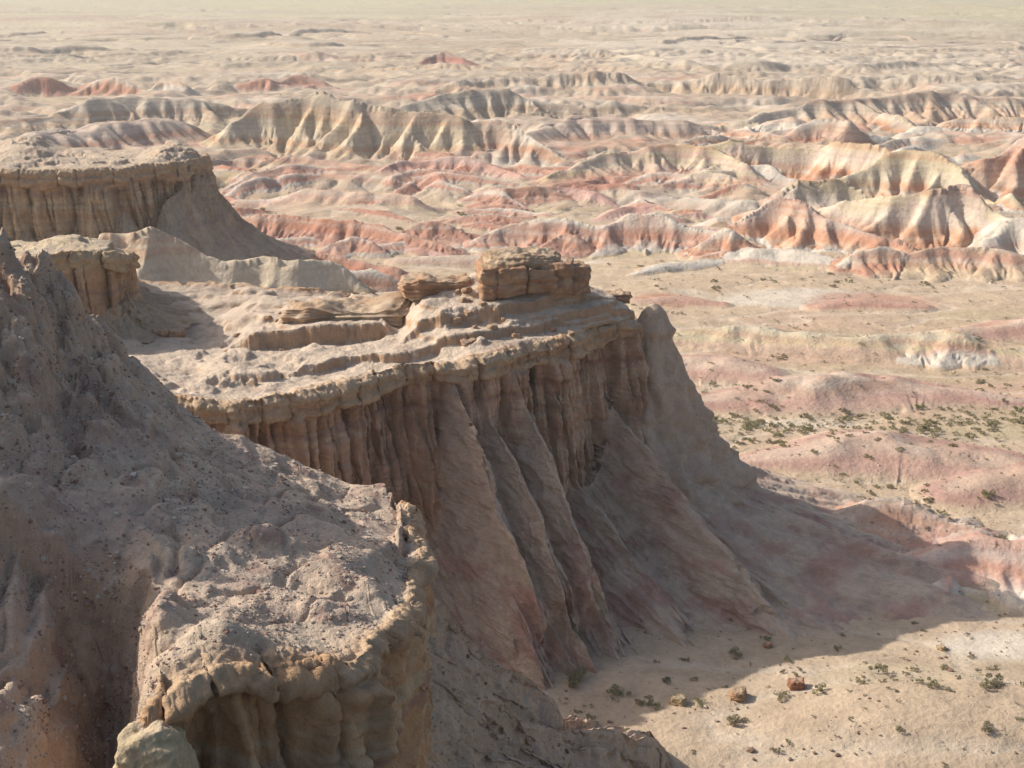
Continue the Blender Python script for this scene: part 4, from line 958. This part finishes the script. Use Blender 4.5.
def floor_stones():
    r = np.random.default_rng(31); n = 5200; px = r.uniform(430, 1060, n); py = 440 + 330 * r.uniform(0, 1, n); Q = np.array([WZ(a, b, 0) for a, b in zip(px, py)]); x, y = Q[:, 0].astype(F32), Q[:, 1].astype(F32)
    h, H = ground_full(x, y); k = r.uniform(0, 1, n) < .25 + sst(0, .5, fbm2(x / 6., y / 6., 3, 111)); x, y, h = x[k], y[k], h[k]; n = x.size
    import bmesh
    bm = bmesh.new(); bmesh.ops.create_icosphere(bm, subdivisions=1, radius=1); c0 = np.array([v.co[:] for v in bm.verts]); f0 = np.array([[v.index for v in q.verts] for q in bm.faces]); bm.free()
    sz = np.clip(r.lognormal(-3.0, .6, n), .02, .28); nv = len(c0)
    V = c0[None] * r.uniform(.7, 1.2, (n, nv, 1)) * (sz[:, None] * r.uniform(.7, 1.3, (n, 3)) * np.array([1, 1, .6]))[:, None, :] + np.stack([x, y, h], 1)[:, None, :]
    F_ = (f0[None] + (np.arange(n) * nv)[:, None, None]).reshape(-1, 3); pal = np.array([(.42, .34, .26), (.28, .18, .13), (.34, .26, .19), (.22, .13, .10)]); C = np.repeat(pal[r.integers(0, 4, n)][:, None], nv, 1).reshape(-1, 3)
    link('scattered_stones', mesh_np('scattered_stones', V.reshape(-1, 3), F_, C, smooth=False), M_stone, kind='stuff', label='small stones strewn across the sandy valley floor', cat='stones')
def build_gravel(fore, aux, butte, baux):
    """loose chips on the slopes (stuff)"""
    r = np.random.default_rng(21); co, f = ICO[3][0], ICO[3][1]
    import bmesh
    bm = bmesh.new(); bmesh.ops.create_icosphere(bm, subdivisions=1, radius=1); c0 = np.array([v.co[:] for v in bm.verts]); f0 = np.array([[v.index for v in q.verts] for q in bm.faces]); bm.free()
    P, TOP, MT = aux['P'], aux['TOP'], aux['MT']; N = aux['N']
    w = (TOP * 1.0 + MT * .35); w = w * (P[..., 1] < 62)
    px, py, _ = to_px(P[..., 0], P[..., 1], P[..., 2]); w = w * (px > -60) * (px < 700) * (py < 800)
    w = w * (.25 + sst(0, .6, fbm3(P[..., 0] / 2, P[..., 1] / 2, P[..., 2] / 2, 3, 5)))
    # weight by area
    a = np.linalg.norm(np.cross(np.gradient(P, axis=0), np.gradient(P, axis=1)), axis=-1); w = (w * a).ravel(); w /= w.sum()
    n = 26000; idx = r.choice(w.size, n, p=w)
    pos = P.reshape(-1, 3)[idx]; sz = np.clip(r.lognormal(-3.45, .55, n), .012, .16)
    nv, nf = len(c0), len(f0)
    sc = sz[:, None] * r.uniform(.6, 1.3, (n, 3)) * np.array([1, 1, .7])
    jit = c0[None] * r.uniform(.75, 1.2, (n, nv, 1)); ang = r.uniform(0, 6.28, n)
    V = jit * sc[:, None, :]; ca, sa = np.cos(ang)[:, None], np.sin(ang)[:, None]
    V = np.stack([V[..., 0] * ca - V[..., 1] * sa, V[..., 0] * sa + V[..., 1] * ca, V[..., 2]], -1) + pos[:, None, :]
    F_ = (f0[None] + (np.arange(n) * nv)[:, None, None]).reshape(-1, 3)
    pal = np.array([(.42, .35, .28), (.30, .20, .155), (.36, .29, .23), (.22, .13, .10), (.50, .44, .37)]); c = pal[r.choice(5, n, p=[.3, .25, .25, .1, .1])]
    C = np.repeat(c[:, None], nv, 1).reshape(-1, 3)
    link('gravel', mesh_np('gravel', V.reshape(-1, 3), F_, C, smooth=False), M_stone, kind='stuff', label='loose pale and rusty stone chips strewn over the foreground slope', cat='gravel')

# ------------------------------------------------------------------ light
SUNV = np.array([1.38, -.40, -1.0])          # direction light travels
elev = math.atan2(1.0, math.hypot(1.38, .40))
w = bpy.data.worlds.new('World'); scene.world = w; w.use_nodes = True; nt = w.node_tree
bg = nt.nodes['Background']; sky = nt.nodes.new('ShaderNodeTexSky'); sky.sky_type = 'NISHITA'; sky.sun_disc = False
sky.sun_elevation = elev; sky.sun_rotation = math.atan2(-SUNV[0], -SUNV[1]); sky.air_density = 1.0; sky.dust_density = 4.0; sky.ozone_density = 1.0
nt.links.new(sky.outputs[0], bg.inputs[0]); bg.inputs[1].default_value = .15
sd = bpy.data.lights.new('sun', 'SUN'); sd.energy = 5.0; sd.angle = math.radians(.5); sd.color = (1, .94, .86)
so = bpy.data.objects.new('sun', sd); scene.collection.objects.link(so)
from mathutils import Vector
so.rotation_euler = Vector(SUNV).to_track_quat('-Z', 'Y').to_euler()
scene.view_settings.view_transform = 'Standard'; scene.view_settings.look = 'None'; scene.view_settings.exposure = 0

hz = bpy.data.materials.new('dust_haze'); hz.use_nodes = True; hn = hz.node_tree; hn.nodes.remove(hn.nodes['Principled BSDF'])
vs = hn.nodes.new('ShaderNodeVolumeScatter'); vs.inputs['Color'].default_value = (1, .97, .93, 1); vs.inputs['Density'].default_value = .00021; vs.inputs['Anisotropy'].default_value = .2
hn.links.new(vs.outputs[0], hn.nodes['Material Output'].inputs['Volume'])
bx = np.array([(x, y, z) for z in (-30, 75) for y in (-60, 21000) for x in (-20000, 20000)], float)
link('haze', mesh_np('haze', bx, np.array([(0, 2, 3, 1), (4, 5, 7, 6), (0, 1, 5, 4), (2, 6, 7, 3), (0, 4, 6, 2), (1, 3, 7, 5)]), smooth=False), hz, kind='structure')
# ------------------------------------------------------------------ go
import time; T = time.time()
build_ground(); print('ground', time.time() - T)
butte, baux = build_butte(); print('butte', time.time() - T)
fore, faux = build_foreground(); print('fore', time.time() - T)
build_left_mesa(); print('mesa', time.time() - T)
bpy.context.view_layer.update()
build_rocks(butte, fore); print('rocks', time.time() - T)
obst = [o for o in scene.objects if o.name in ('butte', 'foreground_cliff', 'left_mesa', 'rock_outcrop')]
bpy.context.view_layer.update()
build_plants(obst); print('plants', time.time() - T)
build_gravel(fore, faux, butte, baux); print('gravel', time.time() - T)

floor_stones()
